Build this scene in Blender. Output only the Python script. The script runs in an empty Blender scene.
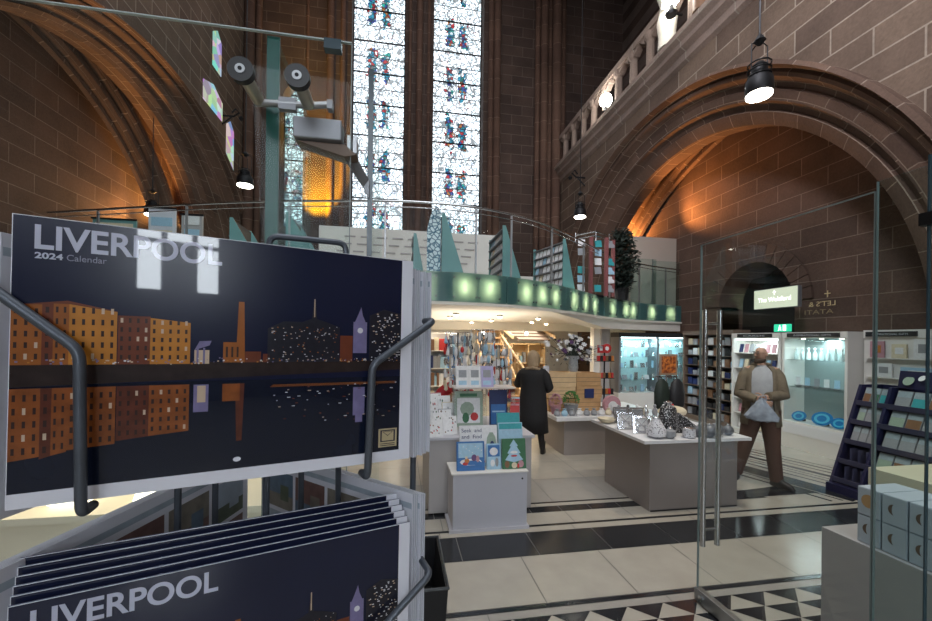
import bpy, bmesh, math, random
from mathutils import Vector, Matrix
random.seed(7)
PI = math.pi
S = bpy.context.scene
COL = S.collection

# ------------------------------------------------------------------ camera
FPX, EYE, ROLL, YAW = 395.0, 1.8, 0.012, math.atan2(68, 395)
cam_data = bpy.data.cameras.new('camera'); cam = bpy.data.objects.new('camera', cam_data); COL.objects.link(cam)
cam_data.sensor_width = 36; cam_data.lens = 36 * FPX / 932
cam_data.shift_y = 29.5 / 932; cam_data.clip_start = 0.02; cam_data.clip_end = 200
cam.matrix_world = Matrix.Translation((0, 0, EYE)) @ Matrix.Rotation(-YAW, 4, 'Z') @ Matrix.Rotation(PI/2, 4, 'X') @ Matrix.Rotation(ROLL, 4, 'Z')
S.camera = cam
# ------------------------------------------------------------------ world, exposure
S.view_settings.view_transform = 'Standard'; S.view_settings.look = 'None'
S.view_settings.gamma = 1; S.view_settings.use_curve_mapping = False
S.view_settings.exposure = 0.0
W = bpy.data.worlds.new('world'); S.world = W; W.use_nodes = True
W.node_tree.nodes['Background'].inputs[0].default_value = (0.55, 0.62, 0.75, 1)
W.node_tree.nodes['Background'].inputs[1].default_value = 0.10

def light(name, kind, loc, energy, col=(1, 1, 1), size=0.1, target=None, sizey=None, spot=60, blend=0.6):
    d = bpy.data.lights.new(name, kind); o = bpy.data.objects.new(name, d); COL.objects.link(o)
    d.energy = energy; d.color = col; o.location = loc
    if kind == 'AREA':
        d.size = size
        if sizey: d.shape = 'RECTANGLE'; d.size_y = sizey
    else: d.shadow_soft_size = size
    if kind == 'SPOT': d.spot_size = math.radians(spot); d.spot_blend = blend
    if target is not None:
        o.rotation_euler = (Vector(target) - Vector(loc)).to_track_quat('-Z', 'Y').to_euler()
    return o
# unseen area lamps added as soft fill from above and behind the camera
light('nave_fill', 'AREA', (0.5, 0.5, 11), 520, (0.93, 0.96, 1.0), 7, (0.8, 2.5, 0), 9)
light('nave_fill_far', 'AREA', (0.5, 9.0, 15), 230, (0.95, 0.93, 0.95), 6, (0.5, 9, 0), 6)
light('daylight_fill_behind', 'AREA', (-1.5, -11, 7), 520, (0.85, 0.92, 1.0), 6, (0, 4, 1.5), 6)

# ------------------------------------------------------------------ materials
MATS = {}
def newmat(name):
    m = bpy.data.materials.new(name); m.use_nodes = True; MATS[name] = m
    nt = m.node_tree; return m, nt, nt.nodes['Principled BSDF'], nt.nodes, nt.links
def mat(name, col, rough=0.5, metal=0.0, emit=None, es=0.0, var=0.12, scale=30.0, coat=0.0, spec=0.5, bump=0.0):
    if name in MATS: return MATS[name]
    m, nt, b, N, L = newmat(name)
    tc = N.new('ShaderNodeTexCoord'); nz = N.new('ShaderNodeTexNoise'); nz.inputs['Scale'].default_value = scale
    nz.inputs['Detail'].default_value = 3; L.new(tc.outputs['Object'], nz.inputs['Vector'])
    mx = N.new('ShaderNodeMix'); mx.data_type = 'RGBA'
    mx.inputs[6].default_value = tuple(c*(1-var) for c in col) + (1,)
    mx.inputs[7].default_value = tuple(min(1, c*(1+var)) for c in col) + (1,)
    L.new(nz.outputs['Fac'], mx.inputs[0]); L.new(mx.outputs[2], b.inputs['Base Color'])
    b.inputs['Roughness'].default_value = rough; b.inputs['Metallic'].default_value = metal
    b.inputs['Specular IOR Level'].default_value = spec
    b.inputs['Coat Weight'].default_value = coat; b.inputs['Coat Roughness'].default_value = 0.025
    if emit: b.inputs['Emission Color'].default_value = tuple(emit) + (1,); b.inputs['Emission Strength'].default_value = es
    if bump:
        bp = N.new('ShaderNodeBump'); bp.inputs['Strength'].default_value = bump; bp.inputs['Distance'].default_value = 0.01
        L.new(nz.outputs['Fac'], bp.inputs['Height']); L.new(bp.outputs[0], b.inputs['Normal'])
    return m
def math_(N, L, op, a, b=None, c=None):
    n = N.new('ShaderNodeMath'); n.operation = op
    for i, x in enumerate((a, b, c)):
        if x is None: continue
        if isinstance(x, (int, float)): n.inputs[i].default_value = x
        else: L.new(x, n.inputs[i])
    return n.outputs[0]
def stone(name, axes, c1, c2, mortar, bw=1.0, rh=0.36, ms=0.012, offset=0.5, uv=False, shift=(0, 0)):
    m, nt, b, N, L = newmat(name)
    if uv:
        tc = N.new('ShaderNodeTexCoord'); vec = tc.outputs['UV']
    else:
        g = N.new('ShaderNodeNewGeometry'); sp = N.new('ShaderNodeSeparateXYZ'); L.new(g.outputs['Position'], sp.inputs[0])
        cb = N.new('ShaderNodeCombineXYZ')
        L.new(math_(N, L, 'ADD', sp.outputs[axes[0]], shift[0]), cb.inputs[0]); L.new(math_(N, L, 'ADD', sp.outputs[axes[1]], shift[1]), cb.inputs[1])
        vec = cb.outputs[0]
    br = N.new('ShaderNodeTexBrick'); L.new(vec, br.inputs['Vector'])
    br.inputs['Scale'].default_value = 1; br.inputs['Mortar Size'].default_value = ms; br.inputs['Mortar Smooth'].default_value = 0.2
    br.inputs['Brick Width'].default_value = bw; br.inputs['Row Height'].default_value = rh; br.offset = offset
    br.inputs['Color1'].default_value = c1 + (1,); br.inputs['Color2'].default_value = c2 + (1,); br.inputs['Mortar'].default_value = mortar + (1,)
    g2 = N.new('ShaderNodeNewGeometry')
    nz = N.new('ShaderNodeTexNoise'); nz.inputs['Scale'].default_value = 1.3; nz.inputs['Detail'].default_value = 6; L.new(g2.outputs['Position'], nz.inputs['Vector'])
    n2 = N.new('ShaderNodeTexNoise'); n2.inputs['Scale'].default_value = 28; n2.inputs['Detail'].default_value = 3; L.new(g2.outputs['Position'], n2.inputs['Vector'])
    f = math_(N, L, 'ADD', math_(N, L, 'MULTIPLY', nz.outputs['Fac'], 1.0), math_(N, L, 'MULTIPLY_ADD', n2.outputs['Fac'], 0.5, 0.25))
    mx = N.new('ShaderNodeMix'); mx.data_type = 'RGBA'; mx.blend_type = 'MULTIPLY'; mx.inputs[0].default_value = 1
    L.new(br.outputs['Color'], mx.inputs[6]); cb2 = N.new('ShaderNodeCombineColor')
    for i in range(3): L.new(f, cb2.inputs[i])
    L.new(cb2.outputs[0], mx.inputs[7]); L.new(mx.outputs[2], b.inputs['Base Color'])
    b.inputs['Roughness'].default_value = 0.85; b.inputs['Specular IOR Level'].default_value = 0.25
    bp = N.new('ShaderNodeBump'); bp.inputs['Strength'].default_value = 0.5; bp.inputs['Distance'].default_value = 0.02
    L.new(math_(N, L, 'ADD', math_(N, L, 'MULTIPLY', br.outputs['Fac'], -0.6), math_(N, L, 'MULTIPLY', n2.outputs['Fac'], 0.5)), bp.inputs['Height'])
    L.new(bp.outputs[0], b.inputs['Normal'])
    return m
C1, C2, CM = (0.160, 0.112, 0.082), (0.105, 0.071, 0.054), (0.28, 0.225, 0.18)
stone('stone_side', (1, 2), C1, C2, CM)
stone('stone_inner_shaded', (1, 2), (.120, .074, .056), (.082, .052, .041), (.20, .15, .12), bw=0.95, rh=0.34, ms=0.008, shift=(0.3, 0.1))  # sandstone tone lowered to paint in the shade of the arch recesses
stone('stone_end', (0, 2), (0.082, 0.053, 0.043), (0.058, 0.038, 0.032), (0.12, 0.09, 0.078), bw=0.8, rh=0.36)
stone('stone_arch', None, (0.135, 0.083, 0.060), (0.092, 0.057, 0.043), (0.24, 0.18, 0.14), bw=0.62, rh=0.42, ms=0.010, offset=0.35, uv=True)
stone('stone_shaft', (0, 2), (0.125, 0.072, 0.052), (0.095, 0.053, 0.040), (0.18, 0.12, 0.09), bw=3.0, rh=0.7)
stone('stone_string', (1, 2), (0.24, 0.18, 0.15), (0.20, 0.15, 0.125), (0.3, 0.26, 0.22), bw=1.2, rh=2.0)

def glassmat(name, tint, rough=0.0, refl=1.0, extra=0.0, ec=(0.6, 0.8, 0.8)):
    m = bpy.data.materials.new(name); m.use_nodes = True; MATS[name] = m
    nt = m.node_tree; N, L = nt.nodes, nt.links
    N.remove(N['Principled BSDF']); out = N['Material Output']
    t = N.new('ShaderNodeBsdfTransparent'); t.inputs[0].default_value = tint + (1,)
    g = N.new('ShaderNodeBsdfGlossy'); g.inputs['Roughness'].default_value = rough
    fr = N.new('ShaderNodeFresnel'); fr.inputs[0].default_value = 1.45
    mx = N.new('ShaderNodeMixShader'); L.new(math_(N, L, 'MULTIPLY', fr.outputs[0], refl), mx.inputs[0]); L.new(t.outputs[0], mx.inputs[1]); L.new(g.outputs[0], mx.inputs[2])
    last = mx
    if extra:
        nz = N.new('ShaderNodeTexNoise'); nz.inputs['Scale'].default_value = 6
        d = N.new('ShaderNodeBsdfDiffuse'); d.inputs[0].default_value = ec + (1,)
        m2 = N.new('ShaderNodeMixShader'); L.new(math_(N, L, 'MULTIPLY', nz.outputs['Fac'], 2*extra), m2.inputs[0]); L.new(mx.outputs[0], m2.inputs[1]); L.new(d.outputs[0], m2.inputs[2]); last = m2
    L.new(last.outputs[0], out.inputs[0]); return m
glassmat('glass_clear', (0.95, 0.985, 0.98), 0, 0.12)
glassmat('glass_door', (0.95, 0.97, 0.965), 0, 0.08)
glassmat('glass_teal', (0.85, 0.92, 0.91), 0, 0.12)
glassmat('glass_case', (0.97, 0.99, 0.99), 0, 0.35)
mat('glass_edge', (0.008, 0.085, 0.070), 0.3)
mat('glass_edge_light', (0.17, 0.22, 0.22), 0.3)
mat('glass_edge_dark', (0.04, 0.07, 0.09), 0.2)
def translucent(name, col, dcol):
    m = bpy.data.materials.new(name); m.use_nodes = True; MATS[name] = m
    nt = m.node_tree; N, L = nt.nodes, nt.links; N.remove(N['Principled BSDF'])
    nz = N.new('ShaderNodeTexNoise'); nz.inputs['Scale'].default_value = 5
    t = N.new('ShaderNodeBsdfTranslucent'); t.inputs[0].default_value = col + (1,)
    d = N.new('ShaderNodeBsdfPrincipled'); d.inputs['Base Color'].default_value = dcol + (1,); d.inputs['Roughness'].default_value = 0.25
    mx = N.new('ShaderNodeMixShader'); L.new(math_(N, L, 'MULTIPLY_ADD', nz.outputs['Fac'], 0.1, 0.55), mx.inputs[0])
    L.new(t.outputs[0], mx.inputs[1]); L.new(d.outputs[0], mx.inputs[2]); L.new(mx.outputs[0], N['Material Output'].inputs[0]); return m
translucent('frosted_teal', (0.80, 0.88, 0.74), (0.06, 0.17, 0.185))

def stained(name, xc, strength, seed):
    m, nt, b, N, L = newmat(name)
    g = N.new('ShaderNodeNewGeometry'); sp = N.new('ShaderNodeSeparateXYZ'); L.new(g.outputs['Position'], sp.inputs[0])
    cb = N.new('ShaderNodeCombineXYZ'); L.new(sp.outputs[0], cb.inputs[0]); L.new(sp.outputs[2], cb.inputs[1]); cb.inputs[2].default_value = seed
    v = N.new('ShaderNodeTexVoronoi'); v.feature = 'DISTANCE_TO_EDGE'; v.inputs['Scale'].default_value = 4.2; L.new(cb.outputs[0], v.inputs['Vector'])
    v3 = N.new('ShaderNodeTexVoronoi'); v3.feature = 'DISTANCE_TO_EDGE'; v3.inputs['Scale'].default_value = 9.5; L.new(cb.outputs[0], v3.inputs['Vector'])
    vc = N.new('ShaderNodeTexVoronoi'); vc.inputs['Scale'].default_value = 9.5; L.new(cb.outputs[0], vc.inputs['Vector'])
    x = math_(N, L, 'SUBTRACT', sp.outputs[0], xc); z = sp.outputs[2]
    # figures: two columns, repeating every 1.85 m of height
    ax = math_(N, L, 'ABSOLUTE', math_(N, L, 'SUBTRACT', math_(N, L, 'ABSOLUTE', math_(N, L, 'ADD', x, 0.02)), 0.24))
    zz = math_(N, L, 'ABSOLUTE', math_(N, L, 'SUBTRACT', math_(N, L, 'MODULO', math_(N, L, 'ADD', z, 0.3*seed), 1.85), 0.9))
    nz = N.new('ShaderNodeTexNoise'); nz.inputs['Scale'].default_value = 3.2; L.new(cb.outputs[0], nz.inputs['Vector'])
    n2 = N.new('ShaderNodeTexNoise'); n2.inputs['Scale'].default_value = 7.5; L.new(cb.outputs[0], n2.inputs['Vector'])
    mk = math_(N, L, 'MULTIPLY', math_(N, L, 'LESS_THAN', math_(N, L, 'ADD', ax, math_(N, L, 'MULTIPLY', n2.outputs['Fac'], 0.5)), 0.40),
               math_(N, L, 'LESS_THAN', math_(N, L, 'ADD', zz, math_(N, L, 'MULTIPLY', nz.outputs['Fac'], 1.3)), 1.16))
    few = math_(N, L, 'GREATER_THAN', n2.outputs['Fac'], 0.60)
    hs = N.new('ShaderNodeSeparateColor'); L.new(vc.outputs['Color'], hs.inputs[0])
    ramp = N.new('ShaderNodeValToRGB'); ramp.color_ramp.interpolation = 'CONSTANT'; L.new(hs.outputs[0], ramp.inputs[0])
    cr = ramp.color_ramp; cr.elements[0].color = (0.03, 0.35, 0.55, 1); cr.elements[1].position = 0.3; cr.elements[1].color = (0.7, 0.9, 1, 1)
    for p, c in ((0.45, (0.55, 0.04, 0.05, 1)), (0.6, (0.05, 0.1, 0.45, 1)), (0.72, (0.85, 0.95, 1, 1)), (0.82, (0.02, 0.45, 0.40, 1)), (0.92, (0.5, 0.2, 0.06, 1))):
        e = cr.elements.new(p); e.color = c
    base = N.new('ShaderNodeMix'); base.data_type = 'RGBA'; base.inputs[6].default_value = (0.82, 0.93, 1.0, 1); L.new(ramp.outputs[0], base.inputs[7])
    msk = math_(N, L, 'MAXIMUM', mk, math_(N, L, 'MULTIPLY', few, 0.35)); L.new(msk, base.inputs[0])
    bar = math_(N, L, 'LESS_THAN', math_(N, L, 'MODULO', math_(N, L, 'ADD', z, 10), 0.56), 0.035)
    bar2 = math_(N, L, 'LESS_THAN', math_(N, L, 'ABSOLUTE', x), 0.012)
    l1 = math_(N, L, 'LESS_THAN', v.outputs['Distance'], 0.055)
    l2 = math_(N, L, 'MULTIPLY', math_(N, L, 'LESS_THAN', v3.outputs['Distance'], 0.085), math_(N, L, 'GREATER_THAN', math_(N, L, 'ADD', nz.outputs['Fac'], math_(N, L, 'MULTIPLY', mk, 1.0)), 0.40))
    lead = math_(N, L, 'MAXIMUM', math_(N, L, 'MAXIMUM', math_(N, L, 'MULTIPLY', bar, 0.95), math_(N, L, 'MULTIPLY', bar2, 0.8)), math_(N, L, 'MAXIMUM', math_(N, L, 'MULTIPLY', l1, 0.80), math_(N, L, 'MULTIPLY', l2, 0.86)))
    b.inputs['Base Color'].default_value = (0.02, 0.02, 0.03, 1); b.inputs['Roughness'].default_value = 0.4
    L.new(base.outputs[2], b.inputs['Emission Color'])
    # figures pass less daylight than the pale surround
    es = math_(N, L, 'MULTIPLY', math_(N, L, 'SUBTRACT', 1.0, lead), math_(N, L, 'SUBTRACT', strength, math_(N, L, 'MULTIPLY', mk, strength*0.60)))
    L.new(es, b.inputs['Emission Strength'])
    return m
stained('stained_left', -0.77, 2.5, 1.0); stained('stained_right', 2.03, 2.5, 2.6); stained('stained_small', -3.7, 1.5, 4.1)

# palette
mat('white_paint', (0.74, 0.72, 0.68), 0.6, scale=4, var=0.04)
mat('soffit_white', (0.80, 0.76, 0.68), 0.6, scale=3, var=0.03)
mat('cream_wall', (0.72, 0.64, 0.50), 0.6, scale=3, var=0.05)
mat('plinth_grey', (0.40, 0.38, 0.38), 0.5, scale=4, var=0.06)
mat('plinth_pale', (0.50, 0.50, 0.55), 0.45, scale=4, var=0.05)
mat('counter_taupe', (0.30, 0.265, 0.25), 0.5, scale=5, var=0.05)
mat('counter_top', (0.78, 0.78, 0.80), 0.35, scale=5, var=0.03)
mat('marble_pale', (0.435, 0.405, 0.35), 0.22, scale=5, var=0.14)
mat('marble_grey', (0.36, 0.34, 0.31), 0.25, scale=5, var=0.10)
mat('marble_black', (0.022, 0.024, 0.028), 0.16, scale=9, var=0.5)
mat('grout', (0.20, 0.19, 0.175), 0.8)
mat('steel', (0.55, 0.56, 0.57), 0.25, 1.0, var=0.05)
mat('steel_dull', (0.35, 0.36, 0.37), 0.42, 1.0, var=0.08)
mat('aluminium', (0.27, 0.28, 0.30), 0.5, 0.6, var=0.05)
mat('wire_grey', (0.085, 0.098, 0.12), 0.42, 0.4, scale=60, var=0.2)
mat('black_plastic', (0.012, 0.012, 0.014), 0.35)
mat('black_metal', (0.015, 0.015, 0.017), 0.5, 0.6)
mat('white_card', (0.66, 0.67, 0.74), 0.5, var=0.04, scale=8)
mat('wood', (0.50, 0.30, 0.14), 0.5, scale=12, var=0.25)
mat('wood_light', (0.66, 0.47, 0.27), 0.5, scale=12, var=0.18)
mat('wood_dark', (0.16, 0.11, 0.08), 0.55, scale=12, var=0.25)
mat('lamp_glow', (1, 1, 1), 0.5, 0, (1.0, 0.93, 0.80), 14)
mat('lamp_glow_warm', (1, 1, 1), 0.5, 0, (1.0, 0.72, 0.42), 12)
mat('lamp_glow_soft', (1, 1, 1), 0.5, 0, (1.0, 0.95, 0.82), 4)
mat('strip_glow', (1, 1, 1), 0.5, 0, (0.75, 0.97, 1.0), 5)
mat('teal_panel', (0.16, 0.34, 0.34), 0.4, var=0.06, scale=4)
mat('navy', (0.016, 0.016, 0.055), 0.4)
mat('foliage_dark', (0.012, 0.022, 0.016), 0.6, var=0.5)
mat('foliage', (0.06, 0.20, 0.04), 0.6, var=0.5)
mat('silver', (0.72, 0.73, 0.76), 0.22, 0.9, var=0.1)
mat('red', (0.45, 0.02, 0.03), 0.6)
mat('exit_green', (0.0, 0.3, 0.16), 0.4, 0, (0.05, 0.75, 0.42), 0.9)
mat('exit_white', (1, 1, 1), 0.4, 0, (0.9, 1.0, 0.95), 1.6)
mat('sign_lit', (.3, .3, 0.27), 0.4, 0, (0.62, 0.68, 0.50), 0.9)
mat('gold', (0.75, 0.60, 0.34), 0.5, 0.3)
mat('header_black', (0.02, 0.022, 0.025), 0.4)
mat('lettering_pale', (0.55, 0.57, 0.6), 0.5)
CP = {'white': (0.75, 0.75, 0.76), 'pale blue': (0.35, 0.55, 0.70), 'blue': (0.04, 0.16, 0.42), 'navy blue': (0.015, 0.03, 0.12), 'red': (0.50, 0.03, 0.03),
      'pink': (0.50, 0.26, 0.30), 'green': (0.04, 0.15, 0.07), 'teal': (0.04, 0.33, 0.36), 'brown': (0.20, 0.10, 0.05), 'orange': (0.50, 0.17, 0.04),
      'cream': (0.68, 0.60, 0.44), 'black': (0.015, 0.015, 0.018), 'grey': (0.28, 0.29, 0.31), 'purple': (0.13, 0.06, 0.17), 'yellow': (0.75, 0.55, 0.08),
      'sage green': (0.30, 0.38, 0.30), 'lilac': (0.42, 0.38, 0.60)}
for k, c in CP.items(): mat('c_' + k, c, 0.5, scale=40, var=0.18)
def cm(k): return MATS['c_' + k]

# ------------------------------------------------------------------ mesh helpers
class MB:
    def __init__(s): s.v = []; s.f = []; s.m = []; s.uv = []
    def add(s, vs, fs, mi=0, uvs=None):
        o = len(s.v); s.v += [Vector(p) for p in vs]
        for i, f in enumerate(fs):
            s.f.append([o + k for k in f]); s.m.append(mi); s.uv.append(uvs[i] if uvs else None)
        return s
    def quad(s, a, b, c, d, mi=0): return s.add([a, b, c, d], [(0, 1, 2, 3)], mi)
    def poly(s, pts, mi=0): return s.add(pts, [tuple(range(len(pts)))], mi)
    def box(s, x0, x1, y0, y1, z0, z1, mi=0):
        vs = [(x0,y0,z0),(x1,y0,z0),(x1,y1,z0),(x0,y1,z0),(x0,y0,z1),(x1,y0,z1),(x1,y1,z1),(x0,y1,z1)]
        return s.add(vs, [(0,3,2,1),(4,5,6,7),(0,1,5,4),(1,2,6,5),(2,3,7,6),(3,0,4,7)], mi)
    def obox(s, c, size, rz=0, mi=0, rx=0, ry=0):
        M = Matrix.Translation(c) @ Matrix.Rotation(rz, 4, 'Z') @ Matrix.Rotation(ry, 4, 'Y') @ Matrix.Rotation(rx, 4, 'X')
        x, y, z = (k/2 for k in size)
        vs = [M @ Vector(p) for p in [(-x,-y,-z),(x,-y,-z),(x,y,-z),(-x,y,-z),(-x,-y,z),(x,-y,z),(x,y,z),(-x,y,z)]]
        return s.add(vs, [(0,3,2,1),(4,5,6,7),(0,1,5,4),(1,2,6,5),(2,3,7,6),(3,0,4,7)], mi)
    def prism(s, pts, vec, mi=0):
        n = len(pts); vec = Vector(vec); P = [Vector(p) for p in pts]
        fs = [tuple(range(n))[::-1], tuple(range(n, 2*n))] + [(i, (i+1) % n, n+(i+1) % n, n+i) for i in range(n)]
        return s.add(P + [p + vec for p in P], fs, mi)
    def rings(s, R, mi=0, closed=True, caps=True):
        n = len(R[0]); vs = [p for r in R for p in r]; fs = []
        for i in range(len(R)-1):
            for j in range(n if closed else n-1):
                k = (j+1) % n; fs.append((i*n+j, i*n+k, (i+1)*n+k, (i+1)*n+j))
        if caps and closed: fs += [tuple(range(n))[::-1], tuple((len(R)-1)*n + j for j in range(n))]
        return s.add(vs, fs, mi)
    def tube(s, pts, r, n=8, mi=0, caps=True):
        P = [Vector(p) for p in pts]; rr = r if isinstance(r, (list, tuple)) else [r]*len(P)
        up = None; R = []
        for i, p in enumerate(P):
            a = P[max(i-1, 0)]; b = P[min(i+1, len(P)-1)]; t = (b - a).normalized()
            if up is None: up = t.orthogonal().normalized()
            else:
                up = (up - t*up.dot(t))
                up = up.normalized() if up.length > 1e-6 else t.orthogonal().normalized()
            w = t.cross(up)
            R.append([p + (up*math.cos(2*PI*k/n) + w*math.sin(2*PI*k/n))*rr[i] for k in range(n)])
        return s.rings(R, mi, True, caps)
    def lathe(s, prof, c=(0, 0, 0), n=16, mi=0, sx=1, sy=1):
        R = [[(c[0]+r*sx*math.cos(2*PI*k/n), c[1]+r*sy*math.sin(2*PI*k/n), c[2]+z) for k in range(n)] for r, z in prof]
        return s.rings(R, mi)
    def ell(s, c, rad, n=12, m=8, mi=0, rz=0):
        R = []; cz, sz = math.cos(rz), math.sin(rz)
        for i in range(m+1):
            t = -PI/2 + PI*i/m; q = max(math.cos(t), 0.02)
            ring = []
            for k in range(n):
                x = rad[0]*q*math.cos(2*PI*k/n); y = rad[1]*q*math.sin(2*PI*k/n)
                ring.append((c[0]+x*cz-y*sz, c[1]+x*sz+y*cz, c[2]+rad[2]*math.sin(t)))
            R.append(ring)
        return s.rings(R, mi)
    def build(s, name, mats, parent=None, smooth=False, bevel=0.0, origin=None):
        if not isinstance(mats, (list, tuple)): mats = [mats]
        mats = [MATS[m] if isinstance(m, str) else m for m in mats]
        lo = Vector([min(v[i] for v in s.v) for i in range(3)]); hi = Vector([max(v[i] for v in s.v) for i in range(3)])
        c = Vector(origin) if origin is not None else Vector(((lo.x+hi.x)/2, (lo.y+hi.y)/2, lo.z))
        me = bpy.data.meshes.new(name)
        me.from_pydata([tuple(v - c) for v in s.v], [], s.f)
        for m in mats: me.materials.append(m)
        for p, mi in zip(me.polygons, s.m): p.material_index = min(mi, len(mats)-1); p.use_smooth = smooth
        if any(u for u in s.uv):
            ul = me.uv_layers.new(name='UVMap')
            for p, u in zip(me.polygons, s.uv):
                if u:
                    for li, q in zip(p.loop_indices, u): ul.data[li].uv = q
        me.update()
        o = bpy.data.objects.new(name, me); COL.objects.link(o)
        if parent is not None:
            o.parent = parent; o.location = c - WLOC[parent.name]
        else: o.location = c
        WLOC[o.name] = c
        if smooth and hasattr(me, 'set_sharp_from_angle'): me.set_sharp_from_angle(angle=math.radians(42))
        if bevel:
            b = o.modifiers.new('bevel', 'BEVEL'); b.width = bevel; b.segments = 2; b.limit_method = 'ANGLE'
        return o
WLOC = {}
def tag(o, label, cat, group=None):
    o['label'] = label; o['category'] = cat
    if group: o['group'] = group
    return o
def thing(name, label, cat, loc=(0, 0, 0), group=None):
    o = bpy.data.objects.new(name, None); COL.objects.link(o); o.location = loc; o.empty_display_size = 0.05
    WLOC[o.name] = Vector(loc); return tag(o, label, cat, group)
def struct(o): o['kind'] = 'structure'; return o
def dup(root, loc, rz=0, label=None, group=None, rot=None):
    def cp(o, par):
        c = o.copy(); COL.objects.link(c); c.parent = par
        for ch in list(o.children): cp(ch, c)
        return c
    r = cp(root, None); r.location = loc; r.rotation_euler = rot or (0, 0, rz); WLOC[r.name] = Vector(loc)
    if label: r['label'] = label
    if group: r['group'] = group
    return r
def text(name, body, width, M, material, parent=None, depth=0.0004, height=None, bold=0.0):
    cu = bpy.data.curves.new('lettering', 'FONT'); cu.body = body; cu.size = 1; cu.extrude = 0; cu.offset = bold
    tmp = bpy.data.objects.new('lettering_tmp', cu); COL.objects.link(tmp)
    dg = bpy.context.evaluated_depsgraph_get(); dg.update()
    me = bpy.data.meshes.new_from_object(tmp.evaluated_get(dg)); bpy.data.objects.remove(tmp)
    xs = [v.co.x for v in me.vertices]; ys = [v.co.y for v in me.vertices]
    s = width/(max(xs)-min(xs)); sy = (height/(max(ys)-min(ys))) if height else s
    mb = MB(); mb.add([M @ Vector(((v.co.x-min(xs))*s, (v.co.y-min(ys))*sy, 0)) for v in me.vertices], [tuple(p.vertices) for p in me.polygons])
    bpy.data.meshes.remove(me)
    o = mb.build(name, material, parent)
    sm = o.modifiers.new('thickness', 'SOLIDIFY'); sm.thickness = depth; sm.offset = 0
    return o
ORD = ['first', 'second', 'third', 'fourth', 'fifth', 'sixth', 'seventh', 'eighth', 'ninth', 'tenth', 'eleventh', 'twelfth', 'thirteenth', 'fourteenth', 'fifteenth', 'sixteenth', 'seventeenth', 'eighteenth', 'nineteenth', 'twentieth']
def basis(o, xa, ya):
    xa = Vector(xa).normalized(); ya = Vector(ya).normalized(); za = xa.cross(ya)
    return Matrix(((xa.x, ya.x, za.x, o[0]), (xa.y, ya.y, za.y, o[1]), (xa.z, ya.z, za.z, o[2]), (0, 0, 0, 1)))
# ================================================================== STRUCTURE
# ---- floor: pale slabs, black bands, threshold triangles, diagonal inlays
fl = MB()
fl.box(-8, 9, -12, 14.6, -0.1, -0.004, 3)
def tiles(y0, y1, xs, mi, z=0.0, g=0.004):
    for a, b in zip(xs[:-1], xs[1:]):
        fl.quad((a+g, y0+g, z), (b-g, y0+g, z), (b-g, y1-g, z), (a+g, y1-g, z), mi)
def seq(a, b, step, off=0.0):
    k = math.ceil((a-off)/step); xs = [a]
    while off + k*step < b:
        if off + k*step - a > 0.05: xs.append(off + k*step)
        k += 1
    return xs + [b]
tiles(2.575, 3.165, seq(-6, 8, 0.69, 1.03), 0)
tiles(3.165, 3.555, seq(-6, 8, 0.66, 1.20), 2)
tiles(3.555, 3.655, seq(-6, 8, 1.3, 0.4), 0)
tiles(3.655, 3.690, [-6, 8], 2)
tiles(3.690, 3.95, seq(-6, 8, 0.66, 1.1), 0)
tiles(3.95, 4.085, seq(-6, 8, 0.34, 1.4), 2)
tiles(4.085, 4.165, seq(-6, 8, 1.3, 0.2), 0)
tiles(4.165, 4.195, [-6, 8], 2)
y = 4.195
k = 0
while y < 14.4:
    tiles(y, min(y+0.7, 14.5), seq(-7.5, 8.9, 0.72, 0.3 + 0.0*k), 0 if k % 4 else 1); y += 0.7; k += 1
tiles(2.53, 2.575, [-6, 8], 2)
tiles(2.455, 2.53, seq(-6, 8, 1.3, 0.6), 1)
# triangle border
def tri_row(y0, y1, step, x0, x1, flip):
    x = x0
    fl.quad((x0, y0, -0.001), (x1, y0, -0.001), (x1, y1, -0.001), (x0, y1, -0.001), 0)
    while x < x1:
        if flip: fl.poly([(x, y0, 0.0), (x+step*0.98, y0, 0), (x+step*0.5, y1, 0)], 2)
        else: fl.poly([(x, y1, 0.0), (x+step*0.5, y0, 0), (x+step*0.98, y1, 0)], 2)
        x += step
yy = 2.455
for r in range(9):
    tri_row(yy-0.135, yy, 0.27, -6 + 0.135*(r % 2), 8, False); yy -= 0.135
y = yy
while y > -11.5:
    tiles(y-0.7, y, seq(-7.5, 8.9, 0.72, 0.3), 0); y -= 0.7
# diagonal inlays at the right, by the wall cases
def diag(x, y, w, ln, mi, z, back=0.0):
    d = Vector((-0.30, 0.954)).normalized(); n = Vector((d.y, -d.x))
    a = Vector((x, y)) - d*back; b = a + d*ln
    p = [a - n*w/2, a + n*w/2, b + n*w/2, b - n*w/2]
    fl.poly([(q.x, q.y, z) for q in p], mi)
fl.poly([(4.35, 3.70, .0012), (6.65, 3.70, .0012), (5.3, 8.0, .0012), (3.0, 8.0, .0012)], 0)
diag(5.30, 3.75, 0.30, 2.6, 2, 0.0024, 0)
diag(5.62, 3.75, 0.035, 3.2, 2, 0.0024, 0)
diag(4.93, 3.75, 0.04, 2.9, 2, 0.0024, 0)
diag(6.05, 3.75, 0.10, 3.4, 2, 0.0024, 0)
diag(6.25, 3.75, 0.035, 3.4, 2, 0.0024, 0)
for dx_, w_ in ((5.78, .03), (5.90, .025), (6.42, .05), (6.58, .03), (5.08, .025)): diag(dx_, 3.75, w_, 3.0, 2, 0.0024, 0)
fl.poly([(4.0, 3.98, 0.0026), (5.05, 3.98, 0.0026), (4.95, 4.28, 0.0026), (4.0, 4.16, 0.0026)], 2)
struct(fl.build('floor', ['marble_pale', 'marble_grey', 'marble_black', 'grout']))

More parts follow.
